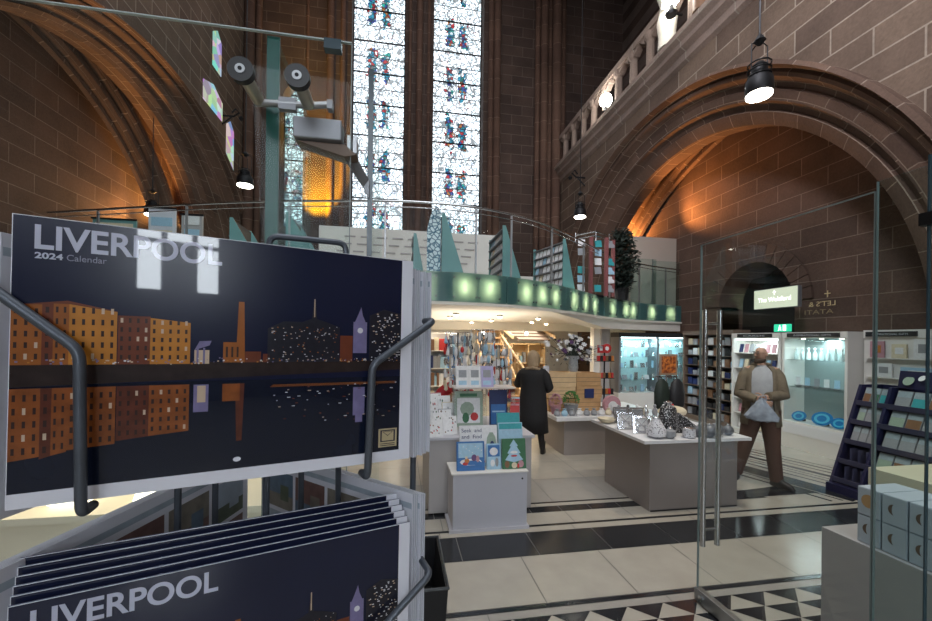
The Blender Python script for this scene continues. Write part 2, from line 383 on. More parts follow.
# ---- shell
struct(MB().box(-9, 9.5, -12.4, -12, 0, 20).build('wall_back', 'stone_end'))
struct(MB().box(-9, 9.5, -12.4, 15, 20, 20.3).build('ceiling', 'stone_end'))
E2 = MB()
Y0 = 14.0
wins = [(-3.95, -3.22), (-1.68, 0.13), (1.13, 2.94)]
zb, zt = 5.66, 17.0
xs = [-9]
for a, b in wins: xs += [a, b]
xs.append(9.5)
E2.box(-9, 9.5, Y0, Y0+0.8, 0, zb-0.25); E2.box(-9, 9.5, Y0, Y0+0.8, zt, 20)
for i in range(0, len(xs), 2): E2.box(xs[i], xs[i+1], Y0, Y0+0.8, zb-0.25, zt)
a, b = wins[0]; m_ = (a+b)/2; E2.prism([(a, Y0, 9.6), (a+.12, Y0, 10.0), (m_, Y0, 10.4), (b-.12, Y0, 10.0), (b, Y0, 9.6), (b, Y0, zt), (a, Y0, zt)], (0, 0.8, 0))
for a, b in wins:   # sloping sills
    E2.prism([(a, Y0+0.0, zb-0.25), (a, Y0+0.8, zb-0.25), (a, Y0+0.8, zb+0.1), (a, Y0+0.5, zb)], (b-a, 0, 0))
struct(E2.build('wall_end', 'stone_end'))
for i, ((a, b), mm) in enumerate(zip(wins, ('stained_small', 'stained_left', 'stained_right'))):
    wn = MB().box(a, b, Y0+0.5, Y0+0.53, zb-0.05, zt).build('window_%d' % (i+1), mm); struct(wn)
    fr = MB()
    z = math.ceil((zb+10)/0.56)*0.56 - 10 + 1.12
    while z < zt: fr.box(a, b, Y0+0.46, Y0+0.49, z-0.012, z+0.03); z += 1.12
    fr.box(a, a+0.03, Y0+0.45, Y0+0.5, zb, zt); fr.box(b-0.03, b, Y0+0.45, Y0+0.5, zb, zt)
    struct(fr.build('trim_%d' % (i+1), 'black_metal'))
# shafts on the end wall
sh = MB()
for x, r, yy in [(0.63, 0.11, 13.95), (0.30, 0.06, 14.0), (0.96, 0.06, 14.0), (-1.95, 0.09, 13.97), (3.2, 0.10, 13.95), (3.42, 0.13, 13.9), (-2.35, 0.12, 13.93), (-3.1, 0.05, 14.0)]:
    sh.tube([(x, yy, 0), (x, yy, 20)], r, 12)
struct(sh.build('trim_4', 'stone_shaft', smooth=True))
sh = MB()
for x, r, yy in [(4.95, 0.10, 13.9), (5.17, 0.14, 13.8), (5.42, 0.10, 13.9), (5.62, 0.17, 13.7), (5.9, 0.12, 13.85), (-4.85, 0.16, 13.8), (-4.6, 0.1, 13.9)]:
    sh.tube([(x, yy, 0), (x, yy, 20)], r, 12)
struct(sh.build('trim_5', 'stone_shaft', smooth=True))

# ---- arched side walls
def side_wall(sgn, name, Xf, Yc, Zc, R, prof, Xin, ztop, y_lo, y_hi, trim):
    w = MB(); n = 64
    pts = [(Yc - R, 0.0), (Yc - R, Zc)] + [(Yc - R*math.cos(PI*i/n), Zc + R*math.sin(PI*i/n)) for i in range(1, n)] + [(Yc + R, Zc), (Yc + R, 0.0)]
    for (ya, za), (yb, zb_) in zip(pts[:-1], pts[1:]):
        if abs(ya - yb) < 1e-6: continue
        w.quad((Xf, ya, za), (Xf, yb, zb_), (Xf, yb, ztop), (Xf, ya, ztop))
    w.box(Xf, Xf + sgn*1.6, y_lo, Yc - R, 0, ztop) if sgn > 0 else w.box(Xf + sgn*1.6, Xf, y_lo, Yc - R, 0, ztop)
    if Yc + R < y_hi: w.box(min(Xf, Xf+sgn*1.6), max(Xf, Xf+sgn*1.6), Yc + R, y_hi, 0, ztop)
    w.box(min(Xf, Xf+sgn*3), max(Xf, Xf+sgn*3), y_lo, y_hi, ztop, ztop+0.02)
    struct(w.build(name, 'stone_side'))
    # moulded arch ring: profile swept round
    a = MB(); rows = []; acc = 0; vs = [0]
    for p, q in zip(prof[:-1], prof[1:]):
        acc += math.dist((p[0], p[2], p[3]), (q[0], q[2], q[3])) ; vs.append(acc)
    N_ = 72
    cols = []
    for i in range(-3, N_+4):
        col = []
        for (X, yc, zc, r) in prof:
            if i < 0: yv, zv = yc - r, max(zc*(1 + i/3.0), 0)
            elif i > N_: yv, zv = yc + r, max(zc*(1 - (i-N_)/3.0), 0)
            else: yv, zv = yc - r*math.cos(PI*i/N_), zc + r*math.sin(PI*i/N_)
            col.append((X, yv, zv))
        cols.append(col)
    us = []; u = 0
    for i, c in enumerate(cols):
        if i: u += math.dist(cols[i-1][0], c[0])
        us.append(u)
    for i in range(len(cols)-1):
        for j in range(len(prof)-1):
            a.add([cols[i][j], cols[i+1][j], cols[i+1][j+1], cols[i][j+1]], [(0, 1, 2, 3)], 0, [[(us[i], vs[j]), (us[i+1], vs[j]), (us[i+1], vs[j+1]), (us[i], vs[j+1])]])
    struct(a.build('trim_%d' % trim, 'stone_arch', smooth=True))
def lerp(a, b, t): return a + (b-a)*t
def mkprof(Xa, ca, ra, Xb, cb, rb, steps):
    out = []
    for t, x in steps:
        out.append((lerp(Xa, Xb, x), lerp(ca[0], cb[0], t), lerp(ca[1], cb[1], t), lerp(ra, rb, t)))
    return out
STEPS = [(-.01, 0), (-.01, -.22), (.06, -.25), (.09, -.12), (.10, .06), (.16, .02), (.22, .05), (.24, .16), (.30, .32), (.38, .38), (.42, .30), (.52, .34), (.60, .38), (.62, .52), (.66, .62), (.74, .66), (.78, .60), (.90, .70), (1.0, .80), (1.0, 1.0)]
prR = mkprof(5.8, (8.32, 1.46), 5.65, 6.5, (8.1, 1.87), 4.35, STEPS) + [(6.75, 8.1, 1.87, 4.36), (6.78, 8.1, 1.87, 5.3), (7.55, 8.1, 1.87, 5.35)]
side_wall(1, 'wall_right', 5.8, 8.32, 1.46, 5.65, prR, 7.3, 7.8, 2.0, 14.0, 6)
prL = mkprof(-5.0, (9.53, 1.36), 6.25, -5.6, (8.75, 3.0), 4.0, STEPS) + [(-5.8, 8.75, 3.0, 4.02), (-5.82, 8.75, 3.0, 5.0), (-6.42, 8.75, 3.0, 5.05)]
side_wall(-1, 'wall_left', -5.0, 9.53, 1.36, 6.25, prL, -6.4, 14.0, -12, 14.0, 7)
# near stretch of the right side wall, beyond the frame, and the wall above the gallery
struct(MB().box(5.8, 7.4, -12, 2.0, 0, 7.8).build('wall_right_near', 'stone_side'))
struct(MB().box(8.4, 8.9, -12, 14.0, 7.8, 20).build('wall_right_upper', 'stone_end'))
struct(MB().box(-6.9, -6.42, 2.5, 14.0, 0, 9).build('wall_left_inner', 'stone_inner_shaded'))
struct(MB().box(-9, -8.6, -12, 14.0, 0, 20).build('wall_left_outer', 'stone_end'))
# inner wall of the right bay with the small arched doorway
iw = MB(); yc, zc, ro = 7.34, 2.65, 0.89
n = 24; X = 7.55
arc = [(yc - ro, 0), (yc - ro, zc)] + [(yc - ro*math.cos(PI*i/n), zc + ro*math.sin(PI*i/n)) for i in range(1, n)] + [(yc + ro, zc), (yc + ro, 0)]
for (ya, za), (yb, zb_) in zip(arc[:-1], arc[1:]):
    if abs(ya-yb) > 1e-6: iw.quad((X, ya, za), (X, yb, zb_), (X, yb, 7.79), (X, ya, 7.79))
    iw.quad((X, ya, za), (X, yb, zb_), (X+0.9, yb, zb_), (X+0.9, ya, za))
iw.box(X, X+0.5, 2.5, yc-ro, 0, 7.79); iw.box(X, X+0.5, yc+ro, 14.0, 0, 7.79)
iw.box(X+0.9, X+1.0, yc-ro-.2, yc+ro+.2, 0, 4.0)
struct(iw.build('wall_right_inner', 'stone_inner_shaded'))
struct(MB().box(X+.6, X+.88, yc-ro+.01, yc+ro-.01, 0, 3.3).build('doorway_shade', mat('doorway_shade_black', (.012, .011, .010), .6)))  # black block put in for the darkness inside the doorway
# voussoirs of the doorway arch
vo = MB(); n = 17
for i in range(n):
    a0, a1 = PI*(i+0.03)/n, PI*(i+0.97)/n
    P_ = [(X-0.05, yc - r*math.cos(a), zc + r*math.sin(a)) for r, a in ((ro, a0), (ro+0.36, a0), (ro+0.36, a1), (ro, a1))]
    vo.prism(P_, (0.1, 0, 0))
struct(vo.build('trim_8', 'stone_inner_shaded'))
# inner ribs behind the arches
def rib(X, Yc, Zc, R, sgn, trim, a0, a1):
    prof = [(0, 0.0), (-0.06, 0.05), (-0.06, 0.14), (0.0, 0.18), (-0.10, 0.22), (-0.16, 0.30), (-0.16, 0.42), (-0.02, 0.46), (-0.2, 0.52), (-0.26, 0.60), (-0.26, 0.78)]
    cols = []; n = 48
    for i in range(n+1):
        a = lerp(a0, a1, i/n)
        cols.append([(X + sgn*dx, Yc + (R+dr)*math.cos(a), Zc + (R+dr)*math.sin(a)) for dx, dr in prof])
    b = MB()
    for i in range(n):
        for j in range(len(prof)-1):
            u0, u1 = i*0.28, (i+1)*0.28
            b.add([cols[i][j], cols[i+1][j], cols[i+1][j+1], cols[i][j+1]], [(0, 1, 2, 3)], 0, [[(u0, j*.4), (u1, j*.4), (u1, j*.4+.4), (u0, j*.4+.4)]])
    struct(b.build('trim_%d' % trim, 'stone_arch', smooth=True))
rib(7.45, 6.87, 0.04, 6.65, 1, 9, 0.12, PI*0.62)
rib(-6.2, 7.31, 2.30, 4.62, -1, 10, -0.1, PI*0.95)
# string course and gallery parapet
sc = MB()
sc.prism([(5.8, -12, 7.55), (5.72, -12, 7.6), (5.72, -12, 7.75), (5.60, -12, 7.82), (5.60, -12, 7.92), (5.50, -12, 8.0), (5.50, -12, 8.10), (5.9, -12, 8.14), (5.9, -12, 7.55)], (0, 26, 0))
struct(sc.build('trim_11', 'stone_string'))
gp = MB()
yy = 3.0
while yy < 13.9:
    gp.lathe([(0.15, 0), (0.15, 0.12), (0.10, 0.18), (0.09, 0.75), (0.13, 0.82), (0.15, 0.95)], (5.78, yy, 8.12), 10)
    gp.prism([(5.70, yy+.13, 8.9), (5.70, yy+.33, 9.07), (5.70, yy+.55, 8.9), (5.70, yy+.55, 9.1), (5.70, yy+.13, 9.1)], (0.16, 0, 0))
    yy += 0.68
gp.box(5.66, 5.92, 2.5, 13.9, 9.07, 9.22)
struct(gp.build('trim_12', 'stone_string'))
struct(MB().box(5.8, 8.4, -12, 14.0, 7.82, 8.1).build('floor_gallery', 'stone_string'))
# glowing panes added on the left wall for window reflections in the glass
mw, nt, b_, N_, L_ = newmat('reflected_panes')
b_.inputs['Base Color'].default_value = (.02, .02, .03, 1)
v_ = N_.new('ShaderNodeTexVoronoi'); v_.inputs['Scale'].default_value = 4
g_ = N_.new('ShaderNodeNewGeometry'); L_.new(g_.outputs['Position'], v_.inputs['Vector'])
mx_ = N_.new('ShaderNodeMix'); mx_.data_type = 'RGBA'; mx_.inputs[0].default_value = 0.3; L_.new(v_.outputs['Color'], mx_.inputs[6]); mx_.inputs[7].default_value = (0.8, 0.85, 1, 1)
L_.new(mx_.outputs[2], b_.inputs['Emission Color']); b_.inputs['Emission Strength'].default_value = 0.8
for i, (y0, y1, z0, z1) in enumerate([(11.6, 12.1, 9.1, 10.2), (11.1, 12.2, 7.9, 8.6), (12.5, 13.0, 6.8, 8.2)]):
    p = MB(); ym = (y0+y1)/2
    p.prism([(-4.99, y0, z0), (-4.99, y1, z0), (-4.99, y1, z1-.2), (-4.99, ym, z1), (-4.99, y0, z1-.2)], (0.02, 0, 0))
    struct(p.build('window_%d' % (4+i), 'reflected_panes'))
# window in the wall behind the camera
wb = MB(); wb.box(1.35, 3.25, -12.0, -11.97, 2.95, 5.2)
struct(wb.build('window_7', mat('day_pane', (0.1, 0.1, 0.1), 0.4, 0, (0.85, 0.93, 1.0), 30)))
fr = MB()
for x in (1.35, 1.95, 2.62, 3.25): fr.box(x-.06, x+.06, -11.97, -11.9, 2.9, 5.25)
for z in (2.95, 4.25, 5.2): fr.box(1.3, 3.3, -11.97, -11.9, z-.05, z+.05)
fr.box(1.95, 2.62, -11.97, -11.9, 2.95, 4.2)
struct(fr.build('trim_13', 'black_metal'))

# ---- mezzanine
FRONT = [(-6.4, 7.6), (-4.6, 6.95), (-3.1, 6.4), (-2.0, 6.05), (-0.98, 5.8), (0.0, 5.62), (0.57, 5.60), (1.2, 5.68), (1.85, 5.92), (2.4, 6.25), (2.95, 6.68), (3.45, 7.1), (4.1, 7.7), (4.8, 8.25), (5.6, 8.75), (6.4, 9.12), (7.53, 9.45)]
def curve_pt(t):
    t = max(0, min(t, len(FRONT)-1.001)); i = int(t); f = t-i
    p = [Vector(FRONT[max(0, min(k, len(FRONT)-1))]) for k in (i-1, i, i+1, i+2)]
    return 0.5*((2*p[1]) + (p[2]-p[0])*f + (2*p[0]-5*p[1]+4*p[2]-p[3])*f*f + (-p[0]+3*p[1]-3*p[2]+p[3])*f**3)
CV = [curve_pt(i*0.125) for i in range(0, (len(FRONT)-1)*8)]
CL = [0]
for a, b in zip(CV[:-1], CV[1:]): CL.append(CL[-1] + (b-a).length)
def arc_at(s_):
    for i in range(len(CV)-1):
        if CL[i+1] >= s_:
            f = (s_-CL[i])/(CL[i+1]-CL[i]); p = CV[i].lerp(CV[i+1], f); t = (CV[i+1]-CV[i]).normalized(); return p, t, Vector((t.y, -t.x))
    t = (CV[-1]-CV[-2]).normalized(); return CV[-1], t, Vector((t.y, -t.x))
def s_of_x(x):
    for i in range(len(CV)-1):
        if CV[i+1].x >= x: return CL[i] + (CL[i+1]-CL[i])*(x-CV[i].x)/(CV[i+1].x-CV[i].x)
    return CL[-1]
def off(p, n, d): return p + n*d
sl = MB()
inner = [off(*[arc_at(s_)[k] for k in (0, 2)], -0.22) for s_ in [CL[-1]*i/60 for i in range(61)]]
ring = [(p.x, p.y) for p in inner]
back = [(7.5, 12.98), (-6.38, 12.98)]
sl.prism([(x, y, 2.38) for x, y in ring + back], (0, 0, 0.36), 0)
struct(sl.build('floor_upper', ['white_paint']))
so = MB()
ring2 = [off(*[arc_at(s_)[k] for k in (0, 2)], 0.03) for s_ in [CL[-1]*i/60 for i in range(61)]]
so.prism([(p.x, p.y, 2.30) for p in ring2] + [(7.5, 12.98, 2.30), (-6.38, 12.98, 2.30)], (0, 0, 0.045), 0)
so.box(-6.3, 7.2, 10.6, 10.85, 2.08, 2.30)
struct(so.build('ceiling_lower', ['soffit_white']))
# deeper white beam edge to the right of the soffit
bm_ = MB(); s0, s1 = s_of_x(2.6), CL[-1]
R_ = []
for i in range(31):
    t = i/30; q_, t_, n_ = arc_at(lerp(s0, s1, t)); a_, b_ = off(q_, n_, -0.02), off(q_, n_, -0.35); zz = 2.30 - 0.20*min(1, t*2.2)
    R_.append([(a_.x, a_.y, zz), (a_.x, a_.y, 2.30), (b_.x, b_.y, 2.30), (b_.x, b_.y, zz)])
bm_.rings(R_)
struct(bm_.build('trim_14', 'soffit_white'))
struct(MB().box(-6.4, 7.54, 12.98, 13.2, 0, 4.0).build('wall_shop_back', 'white_paint'))
struct(MB().box(-2.1, 3.1, 11.0, 11.12, 2.74, 4.80).build('wall_upper_partition', 'white_paint'))
struct(MB().box(6.15, 7.53, 9.75, 9.85, 2.74, 4.66).build('wall_upper_panel', mat('panel_taupe', (0.42, 0.36, 0.31), 0.6, scale=3, var=.04)))
struct(MB().box(4.92, 5.15, 9.0, 9.25, 0, 2.3).build('wall_column_grey', 'plinth_grey'))
struct(MB().box(4.62, 4.78, 8.8, 8.98, 0, 2.3).build('wall_column_white', 'white_paint'))
# louvred low roofs on the upper floor (dark slits in the pale ledge)
lv = MB()
for r in range(4):
    for c in range(9):
        x = -1.6 + c*0.42 + 0.1*r; lv.obox((x, 10.98, 3.95+0.2*r), (0.28, 0.04, 0.03))
struct(lv.build('trim_15', 'plinth_grey'))
# ================================================================== UPPER FLOOR FRONT
total = CL[-1]
# backlit glass fascia: one long run of panels, each with lamps behind
blobs_x = [0.95, 1.33, 1.98, 2.33, 2.66, 3.22, 3.62, 4.0, 4.75, 5.3, 5.6, 6.35, 7.05, 0.35, -0.3, -0.9, -1.6, -2.4, -3.2]
splits = [-3.9, -2.8, -1.4, 0.0, 1.62, 2.95, 4.4, 5.85, 7.5]
words = ['leftmost in the curved run', 'second from the left end of the run', 'third from the left end of the run', 'above the grey edges of the calendars', 'above the shop counters with the stair behind', 'over the flower display', 'over the lit jewellery cabinet', 'at the right end against the stone wall']
for i, (xa, xb) in enumerate(zip(splits[:-1], splits[1:])):
    sa, sb = s_of_x(xa)+0.01, s_of_x(xb)-0.01
    m = MB(); n = 10; c = []
    p, t, nn = arc_at(sa)
    root = thing('fascia_panel', 'backlit teal fascia panel ' + words[i], 'glass panel', (p.x, p.y, 2.34), 'backlit teal panels edging the upper floor')
    for k in range(n):
        p0, _, n0 = arc_at(lerp(sa, sb, k/n)); p1, _, n1 = arc_at(lerp(sa, sb, (k+1)/n))
        a0, a1, b0, b1 = off(p0, n0, 0.0), off(p1, n1, 0.0), off(p0, n0, 0.012), off(p1, n1, 0.012)
        m.prism([(b0.x, b0.y, 2.35), (b1.x, b1.y, 2.35), (a1.x, a1.y, 2.35), (a0.x, a0.y, 2.35)], (0, 0, 0.42))
    m.build('glass_sheet', 'frosted_teal', root)
    m = MB(); qs = [off(*[arc_at(lerp(sa, sb, k/8))[j] for j in (0, 2)], -0.15) for k in range(9)]
    for u_, w_ in zip(qs[:-1], qs[1:]): m.quad((u_.x, u_.y, 2.39), (w_.x, w_.y, 2.39), (w_.x, w_.y, 2.76), (u_.x, u_.y, 2.76))
    m.build('backing', mat('dark_teal', (.03, .09, .09), .6), root)  # dark sheet added to keep lamp light off the white slab behind
    for bx in blobs_x:
        if xa < bx < xb:
            p, t, nn = arc_at(s_of_x(bx)); q = off(p, nn, -0.075)
            lm = MB(); lm.tube([(q.x, q.y, 2.47), (q.x, q.y, 2.65)], 0.018, 8)
            lm.build('tube_lamp', mat('tube_glow', (1, 1, 1), .5, 0, (0.95, 1.0, 0.74), 55), root)
            s_ = s_of_x(bx)
            for ds in (-.165, .165):
                e_, _, ne = arc_at(s_+ds); e0, e1 = off(e_, ne, -.012), off(e_, ne, -.14)
                m = MB(); m.quad((e0.x, e0.y, 2.39), (e1.x, e1.y, 2.39), (e1.x, e1.y, 2.76), (e0.x, e0.y, 2.76)); m.build('glow_baffle', 'dark_teal', root)  # unseen baffle added so each lamp's glow stays a separate patch
            for dz in (2.42, 2.70):
                for ds in (-0.17, 0.17):
                    p2, _, n2 = arc_at(s_of_x(bx)+ds); q2 = off(p2, n2, 0.012); q3 = off(p2, n2, 0.03)
                    MB().tube([(q2.x, q2.y, dz), (q3.x, q3.y, dz)], 0.016, 8).build('bolt', 'steel_dull', root)
# steel railing: panes, posts, handrail
rl = thing('balcony_railing', 'curved glass balcony railing with a steel handrail above the backlit panels', 'railing', (0.57, 5.6, 2.74))
sA, sB = s_of_x(-5.5), total
pts = [off(*[arc_at(lerp(sA, sB, i/70))[k] for k in (0, 2)], -0.02) for i in range(71)]
MB().tube([(p.x, p.y, 3.74) for p in pts], 0.017, 8).build('handrail', 'steel', rl, smooth=True)
MB().tube([(p.x, p.y, 3.66) for p in pts], 0.008, 6).build('lower_rail', 'steel', rl, smooth=True)
posts = [-4.6, -3.1, -1.55, -0.2, 1.12, 1.72, 2.6, 3.6, 4.7, 5.9, 6.9]
for x in posts:
    p, t, nn = arc_at(s_of_x(x)); q = off(p, nn, -0.035)
    MB().box(q.x-.012, q.x+.012, q.y-.018, q.y+.018, 2.74, 3.72).build('post', 'steel_dull', rl)
for xa, xb in zip(posts[:-1], posts[1:]):
    sa, sb = s_of_x(xa)+0.03, s_of_x(xb)-0.03; m = MB()
    for k in range(6):
        p0, _, n0 = arc_at(lerp(sa, sb, k/6)); p1, _, n1 = arc_at(lerp(sa, sb, (k+1)/6))
        a0, a1 = off(p0, n0, -0.04), off(p1, n1, -0.04)
        m.quad((a0.x, a0.y, 2.76), (a1.x, a1.y, 2.76), (a1.x, a1.y, 3.64), (a0.x, a0.y, 3.64))
    m.build('glass_pane', 'glass_clear', rl)

# ---- wedge display racks with greeting cards on the upper floor
def wedge(x, y, zt_, rz, wlen, depth, label, cards, name='card_display_rack', rows=4, per=5, short=''):
    r = thing(name, label, 'display rack', (x, y, 2.742), 'wedge racks on the upper floor')
    c_, s_ = math.cos(rz), math.sin(rz)
    def T(px, py, z): return (x + px*c_ - py*s_, y + px*s_ + py*c_, z)
    zb_ = 2.75; h_ = zt_
    # end panels: tall vertical edge on the card side (local x=0), sloping back to local x=depth
    for nm, yy_ in (('end_panel', 0.0), ('end_panel', wlen)):
        MB().prism([T(0, yy_, zb_), T(depth, yy_, zb_), T(depth*0.9, yy_, zb_+0.1), T(0.05, yy_, h_), T(0, yy_, h_)], Vector(T(0, .02, 0)) - Vector(T(0, 0, 0))).build(nm, 'teal_panel', r)
    m = MB()
    m.poly([T(0.05, 0.02, zb_), T(0.05, wlen, zb_), T(0.05, wlen, h_-.03), T(0.05, 0.02, h_-.03)])
    m.build('back_board', 'wood_dark', r)
    m = MB()
    for k in range(rows+1):
        z = zb_ + .08 + (h_-zb_-.15)*k/rows
        m.prism([T(-.02, 0.02, z), T(0.05, 0.02, z), T(0.05, wlen, z), T(-.02, wlen, z)], (0, 0, .012))
    m.build('ledge', 'aluminium', r)
    for k in range(rows):
        for j in range(per):
            z = zb_ + .10 + (h_-zb_-.15)*k/rows; y0 = 0.05 + (wlen-0.08)*j/per; w_ = (wlen-0.1)/per*0.8
            hh = (h_-zb_-.15)/rows*0.78
            cn = random.choice(cards)
            o = MB().prism([T(0.0, y0, z), T(0.0, y0+w_, z), T(0.03, y0+w_, z+hh), T(0.03, y0, z+hh)], Vector(T(.006, 0, 0))-Vector(T(0, 0, 0))).build('greeting_card', cm(cn))
            tag(o, '%s card, %s along row %s up, on the %s' % (cn, ORD[j], ORD[k], short), 'card', 'cards in the upper floor racks')
cw = ['white', 'white', 'white', 'cream', 'white', 'pale blue', 'grey']
wedge(1.71, 6.42, 3.73, 0.0, 1.0, 0.36, 'second teal wedge rack from the left with rows of white cards', cw, short='second teal wedge rack', rows=5, per=6)
wedge(3.06, 7.05, 3.74, 0.24, 1.0, 0.30, 'third teal wedge rack beside the railing with the most cards showing', cw, short='third teal wedge rack', rows=5, per=7)
wedge(0.66, 6.2, 3.80, 0.0, 1.0, 0.40, 'leftmost teal wedge rack with its smooth end panel toward the shop', cw, short='smooth ended teal wedge rack', rows=4, per=5)
wedge(0.26, 7.3, 3.75, 0.0, 0.8, 0.25, 'small distant teal wedge rack with a sharp top left of the white ledge', cw, short='small distant teal rack', rows=3, per=3)
wedge(-2.0, 7.5, 4.05, 0.0, 0.9, 0.85, 'wide teal wedge rack with cards in front of the yellow lit jamb', cw, short='wide rack by the yellow jamb', rows=4, per=4)
wedge(-3.0, 7.7, 3.95, 0.0, 0.9, 0.75, 'broad teal wedge rack with cards left of the green glass fin', cw, short='rack left of the glass fin', rows=4, per=4)
# blue and white panel painted as a window reflection in the glass
mp, nt, b_, N_, L_ = newmat('reflection_pattern')
v_ = N_.new('ShaderNodeTexVoronoi'); v_.feature = 'DISTANCE_TO_EDGE'; v_.inputs['Scale'].default_value = 16
tc_ = N_.new('ShaderNodeTexCoord'); L_.new(tc_.outputs['Object'], v_.inputs['Vector'])
r_ = N_.new('ShaderNodeValToRGB'); L_.new(v_.outputs['Distance'], r_.inputs[0]); r_.color_ramp.elements[0].color = (.05, .16, .26, 1); r_.color_ramp.elements[0].position = .06; r_.color_ramp.elements[1].color = (.72, .85, .9, 1); r_.color_ramp.elements[1].position = .14
L_.new(r_.outputs[0], b_.inputs['Base Color'])
lp = MB(); lp.prism([(0.42, 6.05, 2.76), (0.63, 6.05, 2.76), (0.63, 6.05, 3.78), (0.55, 6.05, 3.86), (0.47, 6.05, 3.70), (0.42, 6.05, 3.5)], (0, 0.03, 0))
tag(lp.build('window_reflection_panel', 'reflection_pattern'), 'tall blue and white panel painting a window reflection left of the leftmost teal wedge', 'screen')
# card carousels: frames with stone-pink uprights and pockets
cr = thing('card_carousel', 'tall wire card carousel with dark red uprights beside the dark tree', 'carousel', (4.05, 7.75, 2.742))
MB().lathe([(0.3, 0), (0.3, .04), (.03, .06)], (4.05, 7.95, 2.745), 16).build('base', 'black_metal', cr)
for k, x in enumerate((3.98, 4.33)):
    MB().box(x-.035, x+.035, 7.72, 7.78, 2.77, 4.0).build('upright', mat('speckled_red', (0.22, 0.07, 0.07), .5, var=.6, scale=60), cr)
MB().box(4.50, 4.56, 7.8, 7.86, 2.77, 3.98).build('upright', 'speckled_red', cr)
fr = MB()
for z in (4.02, 4.1): fr.tube([(3.68, 7.85, z-.06), (4.05, 7.68, z), (4.42, 7.80, z-.04), (4.6, 7.9, z-.08)], .012, 6)
for x, y in ((3.68, 7.85), (4.05, 7.68), (4.42, 7.8)): fr.tube([(x, y, 3.9), (x, y, 4.1)], .012, 6)
fr.build('top_frame', 'steel', cr)
for k in range(6):
    for j, x in enumerate((3.72, 4.10, 4.40)):
        if (k*3+j) % 5 == 4: continue
        cn = ['white', 'pale blue', 'teal', 'white', 'grey'][(k+2*j) % 5]; z = 2.86+k*.19
        o = MB().obox((x+.07, 7.80, z+.07), (.15, .012, .15), 0.1*(j-1), rx=-.15, ry=0.06*((k+j) % 3-1)).build('greeting_card', cm(cn))
        tag(o, '%s card on the tall carousel, %s row up, %s column from the left' % (cn, ORD[k], ORD[j]), 'card', 'cards in the tall carousel')
# dark tree
tr = thing('artificial_tree', 'dark leafy potted tree on the upper floor in front of the taupe panel', 'tree', (5.05, 8.35, 2.742))
MB().lathe([(.13, 0), (.17, .28), (.15, .3)], (5.05, 8.35, 2.745), 12).build('pot', 'black_plastic', tr)
MB().tube([(5.05, 8.35, 3.0), (5.07, 8.36, 3.5), (5.03, 8.34, 4.0)], .03, 6).build('trunk', 'wood_dark', tr)
lf = MB()
for i in range(2600):
    z = random.uniform(2.95, 4.36); r0 = 0.34*math.sin(PI*min(1, max(.12, (4.46-z)/1.6)))**.6
    a = random.uniform(0, 2*PI); r = r0*random.uniform(.3, 1.05); c = Vector((5.05+r*math.cos(a), 8.35+r*math.sin(a), z))
    d = Vector((random.uniform(-1, 1), random.uniform(-1, 1), random.uniform(-1, .4))).normalized(); e = d.orthogonal().normalized()*.028
    lf.poly([c, c+d*.05+e, c+d*.11, c+d*.05-e])
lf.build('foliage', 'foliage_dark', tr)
# glass screens in front of the taupe panel
gs = thing('glass_screen', 'green tinted glass screen in front of the taupe panel by the stone wall', 'screen', (6.3, 9.2, 2.742))
for x in (5.8, 6.6):
    MB().box(x, x+.78, 9.2+.2*(x-5.5), 9.215+.2*(x-5.5), 2.76, 3.95).build('glass_pane', 'glass_teal', gs)
    MB().box(x-.02, x, 9.19+.2*(x-5.5), 9.22+.2*(x-5.5), 2.75, 3.98).build('post', 'steel_dull', gs)
# things far left on the upper floor
for i, (x, y, z, w_, h_, lb, nm) in enumerate([(-5.5, 8.8, 2.75, .75, 1.35, 'dark framed display board at the far left of the upper floor, largest there', 'display_board'), (-4.35, 8.2, 2.75, .45, 1.45, 'pale display board beside the warm lamp on the upper floor', 'display_board'), (-3.75, 8.0, 2.75, .35, 1.3, 'grey display board nearest the arch foot on the upper floor', 'display_board')]):
    r = thing(nm, lb, 'display board', (x, y, z))
    MB().box(x-w_/2, x+w_/2, y, y+.04, z+.5, z+h_).build('board', ['teal_panel', 'white_card', 'plinth_grey'][i], r)
    MB().box(x-w_/2-.02, x+w_/2+.02, y-.02, y, z+h_-.03, z+h_).build('top_edge', 'black_metal', r)
    for sx in (-1, 1): MB().tube([(x+sx*w_*.4, y+.02, z), (x+sx*w_*.4, y+.02, z+.5)], .015, 6).build('leg', 'black_metal', r)
    for k in range(3): MB().box(x-w_/2+.05, x+w_/2-.05, y-.012, y-.001, z+.62+.24*k, z+.78+.24*k).build('leaflet_row', cm(['pale blue', 'white', 'cream'][(i+k) % 3]), r)

